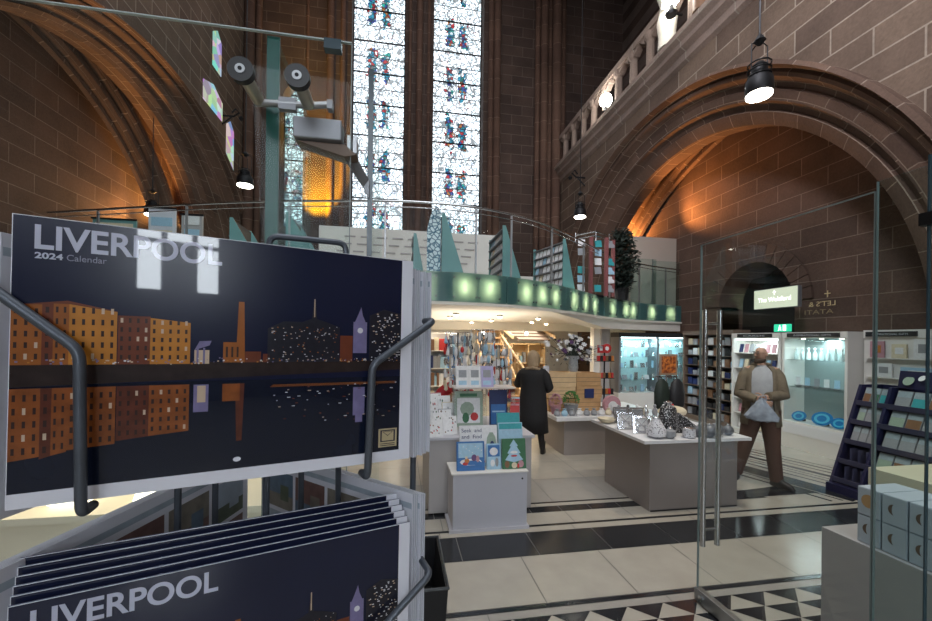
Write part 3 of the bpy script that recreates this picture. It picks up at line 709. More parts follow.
# ================================================================== LAMPS
def pendant(x, y, z, label, r=.12, tilt=0.0, top=19.9, ylen=0.5, e=30, col=(1, .85, .65), tgt=None):
    t = thing('pendant_lamp', label, 'lamp', (x, y, z), 'black pendant lamps hung from the vault')
    h_ = MB(); h_.lathe([(r*.95, 0.02), (r, .05), (r*.95, .16), (r*.6, .22), (r*.6, .30), (r*.3, .34)], (x, y, z), 16); h_.build('lamp_housing', 'black_metal', t, smooth=True)
    MB().lathe([(r*.9, 0.0), (r*.92, .018)], (x, y, z), 20).build('lens', 'lamp_glow', t)
    c_ = MB()
    for sx, sy in ((1, 0), (-1, 0), (0, 1)): c_.tube([(x+sx*r*.75, y+sy*r*.75, z+.18), (x+sx*r*.75, y+sy*r*.75, z+ylen), (x, y, z+ylen+.05)], .006, 5)
    c_.tube([(x, y, z+ylen), (x, y, top)], .010, 5)
    c_.build('hanging_cable', 'black_metal', t)
    MB().lathe([(.02, 0), (r*.45, .04), (.02, .10)], (x, y, z+ylen), 8).build('canopy_cap', 'black_metal', t)
    g_ = MB()
    for zz in (.2, .26, .32): g_.tube([(x+r*.8*math.cos(a*PI/6), y+r*.8*math.sin(a*PI/6), z+zz) for a in range(13)], .008, 5)
    g_.build('guard', 'black_metal', t)
    light('pendant_light', 'SPOT', (x, y, z-.03), e, col, r, tgt or (x, y, 0), spot=110)
    return t
pendant(3.57, 3.44, 4.30, 'large black pendant lamp hanging in front of the top of the right arch', .125, ylen=.52, e=170, tgt=(3.2, 3.6, 0))
pendant(4.05, 8.43, 4.62, 'small black pendant lamp at the left foot of the right arch', .14, ylen=.5, e=60)
pendant(-3.09, 8.65, 4.86, 'black pendant lamp seen through glass left of the green glass fin', .16, ylen=.6, e=70)
pendant(-5.55, 10.09, 4.55, 'low warm pendant lamp at the foot of the left arch', .16, ylen=.5, e=40)
def globe(x, y, z, r, label, e):
    t = thing('gallery_lamp', label, 'lamp', (x, y, z), 'glowing lamps along the gallery ledge')
    MB().ell((x, y, z+.30), (r, r, r*1.05), 14, 10).build('globe', mat('globe_glow', (1, 1, 1), .5, 0, (1, .99, .9), 22), t, smooth=True)
    b = MB(); b.lathe([(.10, 0), (.12, .05), (.05, .10), (.04, .22), (.09, .25)], (x, y, z-.08), 10); b.tube([(x, y, z), (x+.25, y, z-.02)], .03, 6); b.build('bracket', 'black_metal', t)
    light('gallery_light', 'POINT', (x-.1, y, z+.3), e, (1, .97, .88), .2)
globe(5.62, 10.19, 8.22, .17, 'glowing globe lamp on the gallery ledge left of the right arch', 110)
globe(5.42, 7.25, 8.55, .17, 'glowing lamp at the top of the picture beside the pale statue', 60)
# statue and iron bracket on the gallery
st = thing('stone_statue', 'pale stone figure standing on the gallery ledge beside the upper glowing lamp', 'statue', (5.65, 7.7, 8.12))
MB().lathe([(.22, 0), (.2, .3), (.24, .6), (.16, .95), (.24, 1.2), (.2, 1.4), (.08, 1.5)], (5.66, 7.7, 8.14), 14, 0, .8, 1).build('robe', mat('pale_stone', (.62, .58, .5), .7), st, smooth=True)
MB().ell((5.66, 7.7, 9.74), (.11, .12, .15)).build('head', 'pale_stone', st, smooth=True)
MB().tube([(5.62, 7.5, 9.35), (5.45, 7.45, 9.1), (5.5, 7.6, 8.9)], .06, 8).build('arm', 'pale_stone', st, smooth=True)
s2 = thing('stone_statue', 'small figure in blue standing on the gallery nearest the top edge of the photo', 'statue', (5.65, 6.7, 8.12))
MB().lathe([(.16, 0), (.15, .5), (.18, .8), (.1, 1.0)], (5.65, 6.7, 8.14), 12).build('robe', cm('brown'), s2, smooth=True)
MB().lathe([(.12, 0), (.2, .2), (.1, .35)], (5.64, 6.7, 9.1), 12).build('cape', cm('pale blue'), s2, smooth=True)
MB().ell((5.64, 6.7, 9.55), (.09, .1, .12)).build('head', 'pale_stone', s2, smooth=True)
ib = thing('iron_bracket', 'black scrolled iron bracket on the stone wall above the small pendant lamp', 'bracket', (5.7, 11.6, 6.9))
b = MB(); b.tube([(5.8, 11.75, 7.0), (5.5, 11.75, 7.0), (5.35, 11.75, 7.12), (5.45, 11.75, 7.22), (5.55, 11.75, 7.1)], .025, 6); b.tube([(5.8, 11.75, 6.75), (5.55, 11.75, 6.98)], .02, 6); b.build('scroll', 'black_metal', ib)
b = MB(); b.lathe([(.03, 0), (.07, .06), (.03, .12)], (5.3, 11.75, 6.9), 8); b.build('finial', 'black_metal', ib)
ib2 = dup(ib, (-4.9, 12.4, 8.0), PI, 'black scrolled iron bracket seen through the glass by the left arch')
# coloured light thrown on the stone
light('arch_uplight_right', 'SPOT', (7.05, 11.75, 4.8), 520, (1, .40, .10), .08, (7.4, 10.0, 7.0), spot=120, blend=.9)
light('arch_uplight_right_low', 'SPOT', (6.95, 9.6, 4.9), 330, (1, .40, .11), .1, (7.6, 7.9, 6.2), spot=125, blend=.9)
light('arch_uplight_left', 'SPOT', (-5.98, 12.45, 4.9), 800, (1, .42, .12), .08, (-6.2, 10.0, 7.2), spot=130, blend=.9)
light('arch_uplight_left_near', 'SPOT', (-5.95, 10.9, 4.3), 240, (1, .48, .16), .1, (-6.4, 8.2, 6.0), spot=120, blend=.9)
light('jamb_light', 'SPOT', (-2.70, 12.9, 4.9), 4600, (1, .52, .005), .05, (-2.72, 14.0, 7.3), spot=48, blend=.6)
light('arch_face_light', 'SPOT', (1.5, 2.0, 7.5), 1000, (.95, .93, 1), .5, (5.8, 6.0, 6.0), spot=95, blend=.8)
# ---- downlights under the upper floor
dls = [(1.06, 7.27, 'first'), (1.07, 8.23, 'second'), (1.97, 7.55, 'third'), (2.15, 9.04, 'fourth'), (2.89, 7.9, 'fifth'), (3.31, 9.5, 'sixth'), (4.31, 9.1, 'seventh'), (-0.5, 7.6, 'leftmost'), (1.9, 10.2, 'eighth'), (4.0, 10.3, 'ninth'), (5.7, 9.6, 'tenth')]
for i, (x, y, w_) in enumerate(dls):
    t = thing('downlight', 'small round downlight in the cream soffit, %s counting from the left front' % w_, 'lamp', (x, y, 2.27), 'downlights in the cream soffit')
    MB().lathe([(.055, 0), (.06, .03)], (x, y, 2.27), 14).build('trim_ring', 'steel', t)
    MB().ell((x, y, 2.262), (.05, .05, .03), 12, 6).build('bulb', 'lamp_glow_warm', t)
    light('downlight_beam', 'SPOT', (x, y, 2.24), 62, (1, .84, .62), .05, (x, y, 0), spot=125, blend=.8)
for x, y, w_ in ((2.3, 10.72, 'left'), (3.55, 10.72, 'right')):
    t = thing('track_spotlight', 'bright spotlight below the soffit beam, %s one of the pair' % w_, 'lamp', (x, y, 2.0))
    MB().tube([(x, y, 2.085), (x, y-.05, 2.02)], .04, 10).build('lamp_housing', 'white_paint', t)
    MB().ell((x, y-.07, 2.0), (.05, .03, .05)).build('bulb', 'lamp_glow', t)
light('cove_light', 'AREA', (1.5, 8.2, 1.75), 42, (1, .9, .74), 3.5, (1.6, 8.2, 3), 2.0)
light('back_room_light', 'AREA', (2.0, 11.2, 2.05), 90, (1, .9, .75), 4.5, (2.0, 11.4, 0), 1.2)
# ================================================================== GLASS ENTRANCE
# right door leaf, open, parallel to the side wall
XD = 2.08
gd = thing('glass_door', 'open frameless glass door with long steel pull handles at the right', 'door', (XD, 1.93, 0.0))
MB().box(XD-.006, XD+.006, 1.425, 2.44, .10, 2.48).build('glass_leaf', 'glass_door', gd)
e = MB(); e.box(XD-.0065, XD+.0065, 2.436, 2.441, .10, 2.48); e.box(XD-.0065, XD+.0065, 1.42, 2.44, 2.478, 2.482); e.box(XD-.0065, XD+.0065, 1.416, 1.421, .10, 2.48)
e.build('polished_edge', 'glass_edge_light', gd)
MB().box(XD-.022, XD+.022, 1.42, 2.445, .012, .10).build('patch_rail', 'steel_dull', gd, bevel=.003)
MB().tube([(XD-.03, 2.38, .055), (XD-.022, 2.38, .055)], .02, 12).build('lock', 'steel', gd)
for sx, w_ in ((-1, 'near'), (1, 'far')):
    hx = XD + sx*.055
    MB().tube([(hx, 2.335, .44), (hx, 2.335, 2.02)], .0165, 14).build('pull_bar', 'steel', gd, smooth=True)
for z in (.55, 1.93): MB().tube([(XD-.055, 2.335, z), (XD+.055, 2.335, z)], .009, 10).build('standoff', 'steel', gd, smooth=True)
gp_ = thing('glass_side_panel', 'fixed glass panel between the open door and the right edge', 'glass panel', (XD, 1.32, 0.0))
MB().box(XD-.006, XD+.006, 1.245, 1.412, .02, 2.52).build('glass_sheet', 'glass_teal', gp_)
MB().box(XD-.0062, XD+.0062, 1.410, 1.4125, .02, 2.52).build('polished_edge', 'glass_edge_light', gp_)
g2 = thing('glass_side_panel', 'fixed glass panel touching the right edge of the photo, with a black hinge', 'glass panel', (XD, 1.1, 0.0))
MB().box(XD-.006, XD+.006, .7, 1.238, .02, 2.56).build('glass_sheet', 'glass_teal', g2)
MB().box(XD-.0065, XD+.0065, 1.236, 1.241, .02, 2.56).build('polished_edge', 'glass_edge_dark', g2)
MB().box(XD-.02, XD+.02, 1.21, 1.26, 2.28, 2.33).build('hinge', 'black_metal', g2)
# left fixed screen
ls = thing('glass_screen', 'large fixed glass screen with a bright top edge behind the calendar rack', 'screen', (-.7, 1.43, 0.0))
MB().box(-1.9, -.171, 1.424, 1.436, .02, 2.83).build('glass_sheet', 'glass_clear', ls)
MB().box(-1.9, -.171, 1.425, 1.435, 2.829, 2.833).build('top_edge', mat('edge_pale', (.45, .5, .5), .3), ls)
MB().box(-.1722, -.1700, 1.425, 1.435, .02, 2.83).build('side_edge', 'glass_edge_light', ls)
MB().box(-.262, -.205, 1.415, 1.445, 2.795, 2.83).build('edge_clip', 'glass_edge_dark', ls)
# perpendicular glass fin
fn = thing('glass_fin', 'upright green edged glass fin between the two round fittings', 'glass panel', (-.43, 1.7, 0.0))
MB().box(-.436, -.420, 1.45, 1.99, .02, 2.83).build('glass_sheet', 'glass_teal', fn)
MB().box(-.452, -.411, 1.444, 1.450, .02, 2.83).build('polished_edge', 'glass_edge', fn)
# left door leaf folded open, seen edge on
ld = thing('glass_door', 'open glass door seen edge on as a dark upright line', 'door', (-.11, 2.0, 0.0))
MB().box(-.118, -.106, 1.56, 2.5, .02, 2.82).build('glass_leaf', 'glass_clear', ld)
MB().box(-.122, -.103, 1.548, 1.558, .02, 2.83).build('polished_edge', 'glass_edge_dark', ld)
# patch fitting joining door and screen
pf = thing('patch_fitting', 'brushed metal box fitting with a splayed arm on the glass door', 'fitting', (-.27, 1.45, 2.46))
MB().box(-.355, -.198, 1.40, 1.47, 2.475, 2.545).build('cover_box', 'aluminium', pf, bevel=.004)
MB().prism([(-.35, 1.42, 2.472), (-.19, 1.42, 2.472), (-.15, 1.42, 2.44), (-.19, 1.42, 2.43)], (0, .06, 0)).build('under_plate', 'wood_dark', pf)
MB().prism([(-.19, 1.45, 2.475), (-.16, 1.5, 2.47), (-.115, 1.53, 2.40), (-.115, 1.53, 2.33), (-.135, 1.53, 2.37), (-.19, 1.45, 2.43)], (0, .02, 0)).build('arm', 'aluminium', pf)
for x in (-.183, -.163): MB().box(x, x+.012, 1.43, 1.5, 2.45, 2.51).build('hinge_knuckle', 'steel_dull', pf)
# round stand-off fittings
def standoff(x, label):
    t = thing('round_fitting', label, 'fitting', (x, 1.27, 2.58), 'round stand-off fittings on the glass fin')
    R0 = [(x, 1.25, 2.585), (x, 1.272, 2.585)]
    MB().tube(R0, .036, 24).build('rubber_disc', 'black_plastic', t, smooth=True)
    MB().tube([(x, 1.2475, 2.585), (x, 1.25, 2.585)], .014, 16).build('cap', 'steel_dull', t)
    MB().tube([(x, 1.2465, 2.585), (x, 1.2475, 2.585)], .006, 12).build('bolt', 'black_metal', t)
    MB().tube([(x, 1.272, 2.585), (x, 1.40, 2.585)], .020, 18).build('stem', mat('stem_metal', (.50, .46, .38), .35, .7), t, smooth=True)
    return t
standoff(-.464, 'left black faced round fitting holding the green edged glass fin')
standoff(-.307, 'right black faced round fitting holding the green edged glass fin')
sb_ = thing('spider_bracket', 'horizontal metal bracket joining the two round fittings', 'bracket', (-.38, 1.40, 2.57))
MB().tube([(-.475, 1.405, 2.575), (-.40, 1.405, 2.58), (-.30, 1.405, 2.585), (-.235, 1.405, 2.595)], .011, 10).build('bar', 'steel_dull', sb_, smooth=True)
MB().box(-.245, -.228, 1.39, 1.42, 2.575, 2.605).build('end_tab', 'aluminium', sb_)
MB().box(-.40, -.345, 1.395, 1.418, 2.56, 2.60).build('clamp', 'aluminium', sb_)

# ================================================================== FOREGROUND RIGHT
pl = MB(); pl.box(2.49, 3.40, .75, 1.95, 0, .72)
tag(pl.build('display_plinth', 'plinth_grey', bevel=.003), 'grey plinth at the lower right carrying the drawer boxes', 'plinth')
k = 0
for tier in range(2):
    for j in range(5):
        y1 = 1.785 - j*.112; y0 = y1-.106; z0 = .722 + tier*.151; x0 = 2.515
        t = thing('drawer_box', 'pale drawer box with a crescent hole, %s tier, %s from the far end' % (('lower', 'upper')[tier], ORD[j]), 'box', (x0+.09, (y0+y1)/2, z0), 'pale drawer boxes on the grey plinth')
        m = mat('drawer_blue', (.48, .53, .60), .55, var=.05, scale=10)
        MB().box(x0+.004, x0+.26, y0, y1, z0, z0+.148).build('carcass', m, t)
        MB().box(x0, x0+.004, y0+.003, y1-.003, z0+.003, z0+.145).build('drawer_front', m, t)
        cy, cz = (y0+y1)/2, z0+.080
        if tier == 1 and j == 0:
            MB().prism([(x0-.0008, cy+.034*math.cos(a*PI/8)*(1.0), cz+.036*math.sin(a*PI/8)) for a in range(16)], (.0006, 0, 0)).build('opening', 'wood', t)
        else:
            o_ = [(x0-.0008, cy+.026*math.sin(a*PI/10), cz+.028*math.cos(a*PI/10)) for a in range(11)] + [(x0-.0008, cy+.010*math.sin(a*PI/10), cz+.028*math.cos(a*PI/10)) for a in range(9, 0, -1)]
            MB().poly(o_).build('finger_hole', 'wood_dark', t)
        k += 1
o = MB().box(3.42, 4.15, 1.9, 2.36, .722, .90).build('cardboard_box', mat('cream_card', (.60, .56, .42), .6, var=.05, scale=6), bevel=.002); tag(o, 'flat cream cardboard box behind the pale drawer boxes', 'box')
tag(MB().box(3.45, 4.2, 1.85, 2.34, 0, .72).build('display_plinth', 'plinth_grey'), 'grey plinth under the flat cream box', 'plinth')
# black basket stack by the calendar rack
bk = thing('shopping_basket', 'black plastic shopping basket stack standing below the calendars', 'basket', (.12, 2.32, 0))
m = MB(); x0, x1, y0, y1, zt_ = -.12, .275, 2.05, 2.60, .50
def frustum(m, x0, x1, y0, y1, z0, z1, ins, th):
    o_ = [(x0+ins, y0+ins, z0), (x1-ins, y0+ins, z0), (x1-ins, y1-ins, z0), (x0+ins, y1-ins, z0)]; p_ = [(x0, y0, z1), (x1, y0, z1), (x1, y1, z1), (x0, y1, z1)]
    q_ = [(x0+th, y0+th, z1), (x1-th, y0+th, z1), (x1-th, y1-th, z1), (x0+th, y1-th, z1)]; r_ = [(x0+ins+th, y0+ins+th, z0+.2), (x1-ins-th, y0+ins+th, z0+.2), (x1-ins-th, y1-ins-th, z0+.2), (x0+ins+th, y1-ins-th, z0+.2)]
    m.rings([o_, p_, q_, r_])
frustum(m, x0, x1, y0, y1, 0.0, .5, .03, .012); m.build('basket_body', 'black_plastic', bk)
m = MB(); m.tube([(x0, y0, .5), (x1, y0, .5), (x1, y1, .5), (x0, y1, .5), (x0, y0, .5)], .009, 8); m.build('rim', mat('rim_black', (.04, .045, .05), .3), bk)
# warm lit counter at the lower left
lc = thing('lit_counter', 'cream counter with bright warm niches at the lower left behind the calendars', 'counter', (-2.6, 3.3, 0))
MB().box(-4.6, -.95, 3.2, 3.8, 0, .50).build('body', 'cream_wall', lc)
MB().box(-4.65, -.9, 3.15, 3.85, .50, .55).build('worktop', 'cream_wall', lc)
for i, x in enumerate((-3.4, -2.9, -2.35, -1.8)):
    MB().obox((x, 3.35, .60), (.26, .04, .09), 0.0, rx=-.5).build('lit_niche', mat('niche_glow', (1, 1, 1), .5, 0, (1, .86, .6), 3.0), lc)
light('counter_glow', 'AREA', (-2.4, 3.5, 1.45), 14, (1, .82, .55), 1.8, (-2.4, 3.5, 0), .5)
# ================================================================== SHOP FITTINGS
# ---- white cube and grey plinth with books
pc = thing('display_cube', 'small pale cube plinth in front of the book table', 'plinth', (.87, 3.9, 0))
MB().box(.52, 1.24, 3.64, 4.0, .03, .54).build('body', 'plinth_pale', pc, bevel=.003)
MB().box(.49, 1.26, 3.625, 4.0, 0, .03).build('skirting', 'plinth_pale', pc)
MB().box(.505, 1.25, 3.63, 4.0, .54, .552).build('top_board', 'white_paint', pc)
MB().tube([(1.19, 3.638, .48), (1.19, 3.632, .48)], .009, 10).build('lock', 'black_metal', pc)
pb = thing('book_table', 'grey book table behind the pale cube, stacked with cards and books', 'table', (.9, 4.5, 0))
MB().box(.33, 1.42, 4.04, 5.1, .02, .77).build('body', 'plinth_grey', pb)
MB().box(.31, 1.45, 4.02, 5.12, .77, .795).build('table_top', 'plinth_pale', pb)
def book(x, y, z, w, h, d, rz, cover, label, lean=.16, page='white_card', art=None, name='book', group=None):
    t = thing(name, label, 'book', (x, y, z), group)
    M = Matrix.Translation((x, y, z)) @ Matrix.Rotation(rz, 4, 'Z') @ Matrix.Rotation(-lean, 4, 'X')
    def B(nm, x0, x1, y0, y1, z0, z1, mm):
        m = MB(); m.add([M @ Vector(p) for p in [(x0,y0,z0),(x1,y0,z0),(x1,y1,z0),(x0,y1,z0),(x0,y0,z1),(x1,y0,z1),(x1,y1,z1),(x0,y1,z1)]], [(0,3,2,1),(4,5,6,7),(0,1,5,4),(1,2,6,5),(2,3,7,6),(3,0,4,7)]); return m.build(nm, mm, t)
    B('page_block', -w/2+.003, w/2-.003, .003, d-.003, .003, h-.003, page)
    B('cover', -w/2, w/2, 0, .003, 0, h, cover); B('back_cover', -w/2, w/2, d-.003, d, 0, h, cover)
    if art:
        m = MB(); mats = []
        for k, (cn, pts) in enumerate(art):
            mm = cm(cn)
            if mm not in mats: mats.append(mm)
            m.poly([M @ Vector((px*w-w/2, -.0008-.0003*k, pz*h)) for px, pz in pts], mats.index(mm))
        m.build('cover_picture', mats, t)
    return t, M
def rect(a, b, c, d): return [(a, b), (c, b), (c, d), (a, d)]
def blob(cx, cy, rx, ry, n=10): return [(cx+rx*math.cos(2*PI*k/n), cy+ry*math.sin(2*PI*k/n)) for k in range(n)]
zt1 = .554
skating = [('blue', rect(.02, .02, .98, .98)), ('pale blue', rect(.06, .45, .94, .95)), ('white', blob(.5, .3, .4, .12)), ('blue', blob(.55, .27, .34, .08)), ('orange', blob(.36, .34, .09, .09)), ('cream', blob(.34, .45, .05, .05)), ('purple', blob(.62, .44, .1, .12)), ('pink', blob(.75, .4, .06, .12)), ('red', blob(.3, .24, .1, .05))] + [('white', blob(.12+.11*i, .62+.07*((i*3) % 4), .018, .02, 6)) for i in range(8)]
t, M = book(.70, 3.70, zt1, .27, .27, .03, 0, cm('blue'), 'blue skating scene picture book at the front left of the pale cube', art=skating)
find = [('white', rect(.02, .02, .98, .98)), ('sage green', blob(.84, .5, .14, .34)), ('navy blue', blob(.86, .42, .08, .2)), ('red', blob(.6, .12, .06, .06)), ('red', blob(.48, .13, .05, .05)), ('pale blue', rect(.02, .02, .98, .10))]
t, M = book(.80, 3.80, zt1, .38, .40, .03, 0, cm('white'), 'white picture book with navy lettering above the skating book', art=find)
for k, (w_, zz) in enumerate((('Seek  and', .335), ('and  Find', .275))):
    text('title_lettering', w_, .20, M @ basis((-.17, -.003, zz), (1, 0, 0), (0, 0, 1)), cm('navy blue'), t, height=.036)
stars = [('pale blue', rect(.03, .03, .97, .97)), ('blue', rect(.08, .5, .92, .95)), ('white', blob(.5, .7, .3, .16)), ('white', blob(.4, .25, .16, .14)), ('grey', blob(.7, .28, .12, .18))]
book(.93, 3.71, zt1, .14, .24, .03, 0, cm('pale blue'), 'narrow pale blue booklet between the two front picture books', art=stars)
tree_art = [('green', rect(.02, .02, .98, .98)), ('pale blue', [(.12, .3), (.3, .5), (.22, .52), (.38, .74), (.32, .76), (.5, .98), (.68, .76), (.62, .74), (.78, .52), (.7, .5), (.88, .3), (.5, .22)]), ('white', blob(.5, .55, .16, .05)), ('red', blob(.5, .43, .14, .03)), ('brown', blob(.2, .16, .1, .12)), ('pink', blob(.78, .16, .12, .12)), ('cream', blob(.5, .12, .12, .1)), ('red', blob(.66, .1, .05, .08))]
book(1.13, 3.70, zt1, .24, .285, .03, 0, cm('green'), 'green book with a pale blue fir tree, front right of the pale cube', art=tree_art)
book(1.13, 3.80, zt1, .25, .42, .03, 0, cm('pale blue'), 'plain pale blue book standing behind the fir tree book', art=[('teal', rect(.03, .85, .97, .98)), ('pale blue', rect(.03, .03, .97, .82))])
book(1.14, 3.90, zt1, .24, .50, .03, 0, cm('teal'), 'topmost teal blue book behind the fir tree book')
# little shelf riser holding two books, above the table
rs = thing('acrylic_riser', 'clear riser shelf on the book table carrying leaflets', 'shelf', (.95, 4.45, .796))
MB().box(.62, 1.32, 4.3, 4.6, 1.255, 1.27).build('shelf', mat('shelf_pale', (.55, .5, .48), .3), rs)
for x in (.63, .98, 1.31): MB().box(x-.006, x+.006, 4.3, 4.6, .797, 1.255).build('upright', 'glass_case', rs)
grn = [('sage green', rect(.03, .03, .97, .97)), ('white', rect(.1, .1, .9, .8)), ('green', rect(.2, .84, .8, .93)), ('sage green', blob(.45, .5, .25, .2)), ('red', blob(.7, .28, .14, .12)), ('green', blob(.4, .25, .12, .15))]
book(.80, 4.40, .82, .33, .40, .02, 0, cm('sage green'), 'sage green activity book standing under the clear riser shelf', art=grn, lean=.1)
book(1.15, 4.40, .82, .21, .41, .02, 0, cm('navy blue'), 'tall navy blue book standing under the clear riser shelf', art=[('blue', rect(.08, .05, .92, .6)), ('pale blue', rect(.15, .38, .85, .42))], lean=.1)
for i, (x, cn) in enumerate(((.86, 'white'), (1.0, 'lilac'), (.72, 'white'))):
    book(x, 4.36, 1.272, .15, .24, .01, 0, cm(cn), '%s leaflet standing on the clear riser shelf, %s' % (cn, ('in the middle', 'at its right', 'at its left')[i]), art=[('grey', rect(.2, .45, .8, .8)), ('pale blue', rect(.2, .1, .8, .3))])
# ranks of white cards at the left of the table
for i in range(9):
    x = .30 + .03*(i % 3) + .13*(i % 2); y = 4.06 + .075*i
    cc = ['white', 'white', 'white', 'grey', 'white', 'cream', 'white', 'white', 'pink'][i]
    art = [('white', rect(.03, .03, .97, .97))] + [(random.choice(['red', 'grey', 'green', 'brown']), blob(random.uniform(.1, .9), random.uniform(.1, .9), .05, .05, 6)) for _ in range(10)]
    o, M = book(x + .10, y, .798, .15, .17+.026*i, .018, .12, cm(cc), 'patterned %s card pack, %s back at the left of the book table' % (cc, ORD[i]), art=art, name='card_pack', group='card packs ranked on the book table', lean=.3)
for i in range(7):
    book(1.28+.02*i, 4.2+.06*i, .80, .10, .26+.01*i, .012, -.2, cm(['red', 'red', 'pink', 'red', 'brown', 'red', 'pale blue'][i]), '%s greeting card pack, %s back in the rank right of the navy book' % (['red', 'red', 'pink', 'red', 'brown', 'red', 'pale blue'][i], ORD[i]), name='card_pack', group='red card packs right of the navy book')
# ---- red tub chair behind the table
rc = thing('tub_chair', 'red curved tub chair behind the left end of the book table', 'chair', (.86, 6.0, 0))
R1 = []
for i in range(13):
    a = PI*0.05 + PI*0.95*i/12; zz = .95+.42*math.sin(PI*i/12)
    R1.append((.86+.36*math.cos(a), 5.9, .50 + .60*math.sin(a)))
MB().tube(R1, .09, 10).build('back_rest', 'red', rc, smooth=True)
MB().box(.52, 1.20, 5.78, 6.25, .28, .58).build('seat', 'red', rc, bevel=.04)
for x in (.56, 1.15):
    for y in (5.82, 6.2): MB().tube([(x, y, 0), (x, y, .28)], .02, 8).build('leg', 'black_metal', rc)
# ---- keyring / ornament stands
def ornament_stand(x, y, zt_, r, label, seed, zb_=1.0):
    random.seed(seed)
    t = thing('ornament_stand', label, 'stand', (x, y, 0), 'stands hung with small ornaments')
    MB().lathe([(.2, 0), (.2, .02), (.02, .04)], (x, y, 0), 14).build('base', 'black_metal', t)
    MB().tube([(x, y, .03), (x, y, zt_)], .012, 8).build('pole', 'steel', t)
    tiers = [zb_ + (zt_-zb_)*k/5 for k in range(1, 6)]
    for z in tiers:
        a_ = MB()
        for k in range(8):
            an = k*PI/4; a_.tube([(x, y, z), (x+r*math.cos(an), y+r*math.sin(an), z)], .004, 4)
        a_.build('hanging_arms', 'steel', t)
    n = 0
    for z in tiers:
        for k in range(9):
            for q in (.6, 1.0):
                an = k*PI/4.5 + random.uniform(-.2, .2); px, py = x+r*q*math.cos(an), y+r*q*math.sin(an); L_ = random.uniform(.08, .17)
                mm = random.choice(['silver', 'c_white', 'c_white', 'c_white', 'c_white', 'silver', 'c_pale blue', 'c_grey', 'c_black', 'c_cream', 'c_white', 'c_red'])
                m = MB(); m.tube([(px, py, z), (px, py, z-.04)], .003, 4); kd = n % 3
                if kd == 0: m.ell((px, py, z-.04-L_/2), (.025, .02, L_/2), 7, 5)
                elif kd == 1: m.obox((px, py, z-.04-L_/2), (.045, .008, L_), random.uniform(0, 3))
                else: m.lathe([(.005, 0), (.028, .02), (.02, L_*.5), (.004, L_)], (px, py, z-.04-L_), 7)
                m.build('ornament', mm, t); n += 1
    return t
ornament_stand(.80, 5.30, 1.90, .17, 'leftmost ornament stand, hung with silver and black charms', 3, 1.15)
ornament_stand(1.19, 5.50, 1.95, .17, 'middle ornament stand, hung with silver charms', 4, 1.15)
ornament_stand(1.50, 5.75, 1.72, .18, 'right ornament stand, hung with silver charms in front of the stair', 5, .95)
# ---- white shelves at the left
def shelves(name, label, x0, x1, y0, y1, z0, z1, n, board, sides=True, backm=None, div=0, face='y'):
    t = thing(name, label, 'shelves', ((x0+x1)/2, (y0+y1)/2, z0))
    MB().box(x0, x1, y1-.015, y1, z0, z1).build('back_panel', backm or board, t) if face == 'y' else MB().box(x1-.015, x1, y0, y1, z0, z1).build('back_panel', backm or board, t)
    if face == 'y':
        for x in (x0, x1-.02): MB().box(x, x+.02, y0, y1-.016, z0, z1).build('side_panel', board, t)
    else:
        for y in (y0, y1-.02): MB().box(x0, x1-.016, y, y+.02, z0, z1).build('side_panel', board, t)
    zs = [z0 + .06 + (z1-z0-.08)*k/n for k in range(n+1)]
    for z in zs:
        if face == 'y': MB().box(x0+.021, x1-.021, y0, y1-.016, z, z+.018).build('shelf', board, t)
        else: MB().box(x0, x1-.016, y0+.021, y1-.021, z, z+.018).build('shelf', board, t)
    return t, zs
t, zs = shelves('book_shelves', 'white book shelves beyond the ornament stands at the left', .05, 1.25, 8.3, 8.6, 0, 1.95, 5, 'white_paint')
for r in range(5):
    x = .10; k = 0
    while x < 1.15:
        w_ = random.choice([.05, .07, .10, .16]); cn = random.choice(['white', 'grey', 'navy blue', 'pale blue', 'cream', 'red', 'brown', 'blue']); h_ = random.uniform(.2, .29)
        tag(MB().box(x, x+w_-.006, 8.33, 8.52, zs[r]+.019, zs[r]+.019+h_).build('book', cm(cn)), '%s book, shelf %s of the white shelves, %s from left' % (cn, ORD[r], ORD[k]), 'book', 'books on the white shelves')
        x += w_; k += 1
# ---- stair
sr = thing('staircase', 'straight wooden stair with open treads rising to the upper floor', 'stair', (2.78, 10.9, 0))
for k in range(12):
    MB().box(2.42, 3.14, 9.5+.27*k, 9.5+.27*k+.26, .19*(k+1)-.045, .19*(k+1)).build('tread', 'wood', sr)
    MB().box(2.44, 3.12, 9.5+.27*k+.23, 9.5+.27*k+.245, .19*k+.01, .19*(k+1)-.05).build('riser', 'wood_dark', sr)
for x in (2.38, 3.15):
    MB().prism([(x, 9.42, 0), (x, 9.62, 0), (x, 12.9, 2.25), (x, 12.9, 2.45), (x, 9.42, .22)], (.035, 0, 0)).build('stringer', 'wood_light', sr)
    MB().tube([(x+.015, 9.45, 1.02), (x+.015, 12.5, 3.16-.95+.0)], .03, 8).build('handrail', 'wood_light', sr)
    for k in range(10): MB().tube([(x+.015, 9.5+.31*k, .2+.2*k*.98), (x+.015, 9.5+.31*k, min(2.25, 1.05+.12*k+.02*k))], .010, 6).build('baluster', 'wood_light', sr)
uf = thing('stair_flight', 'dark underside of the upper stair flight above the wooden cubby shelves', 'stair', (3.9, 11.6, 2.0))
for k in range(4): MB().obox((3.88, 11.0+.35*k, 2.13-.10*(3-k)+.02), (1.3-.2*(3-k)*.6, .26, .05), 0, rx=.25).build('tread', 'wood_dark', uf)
for x in (3.22, 4.5): MB().prism([(x, 10.87, 1.85), (x, 12.3, 2.2), (x, 12.3, 2.26), (x, 10.87, 1.95)], (.04, 0, 0)).build('stringer', 'wood_light', uf)
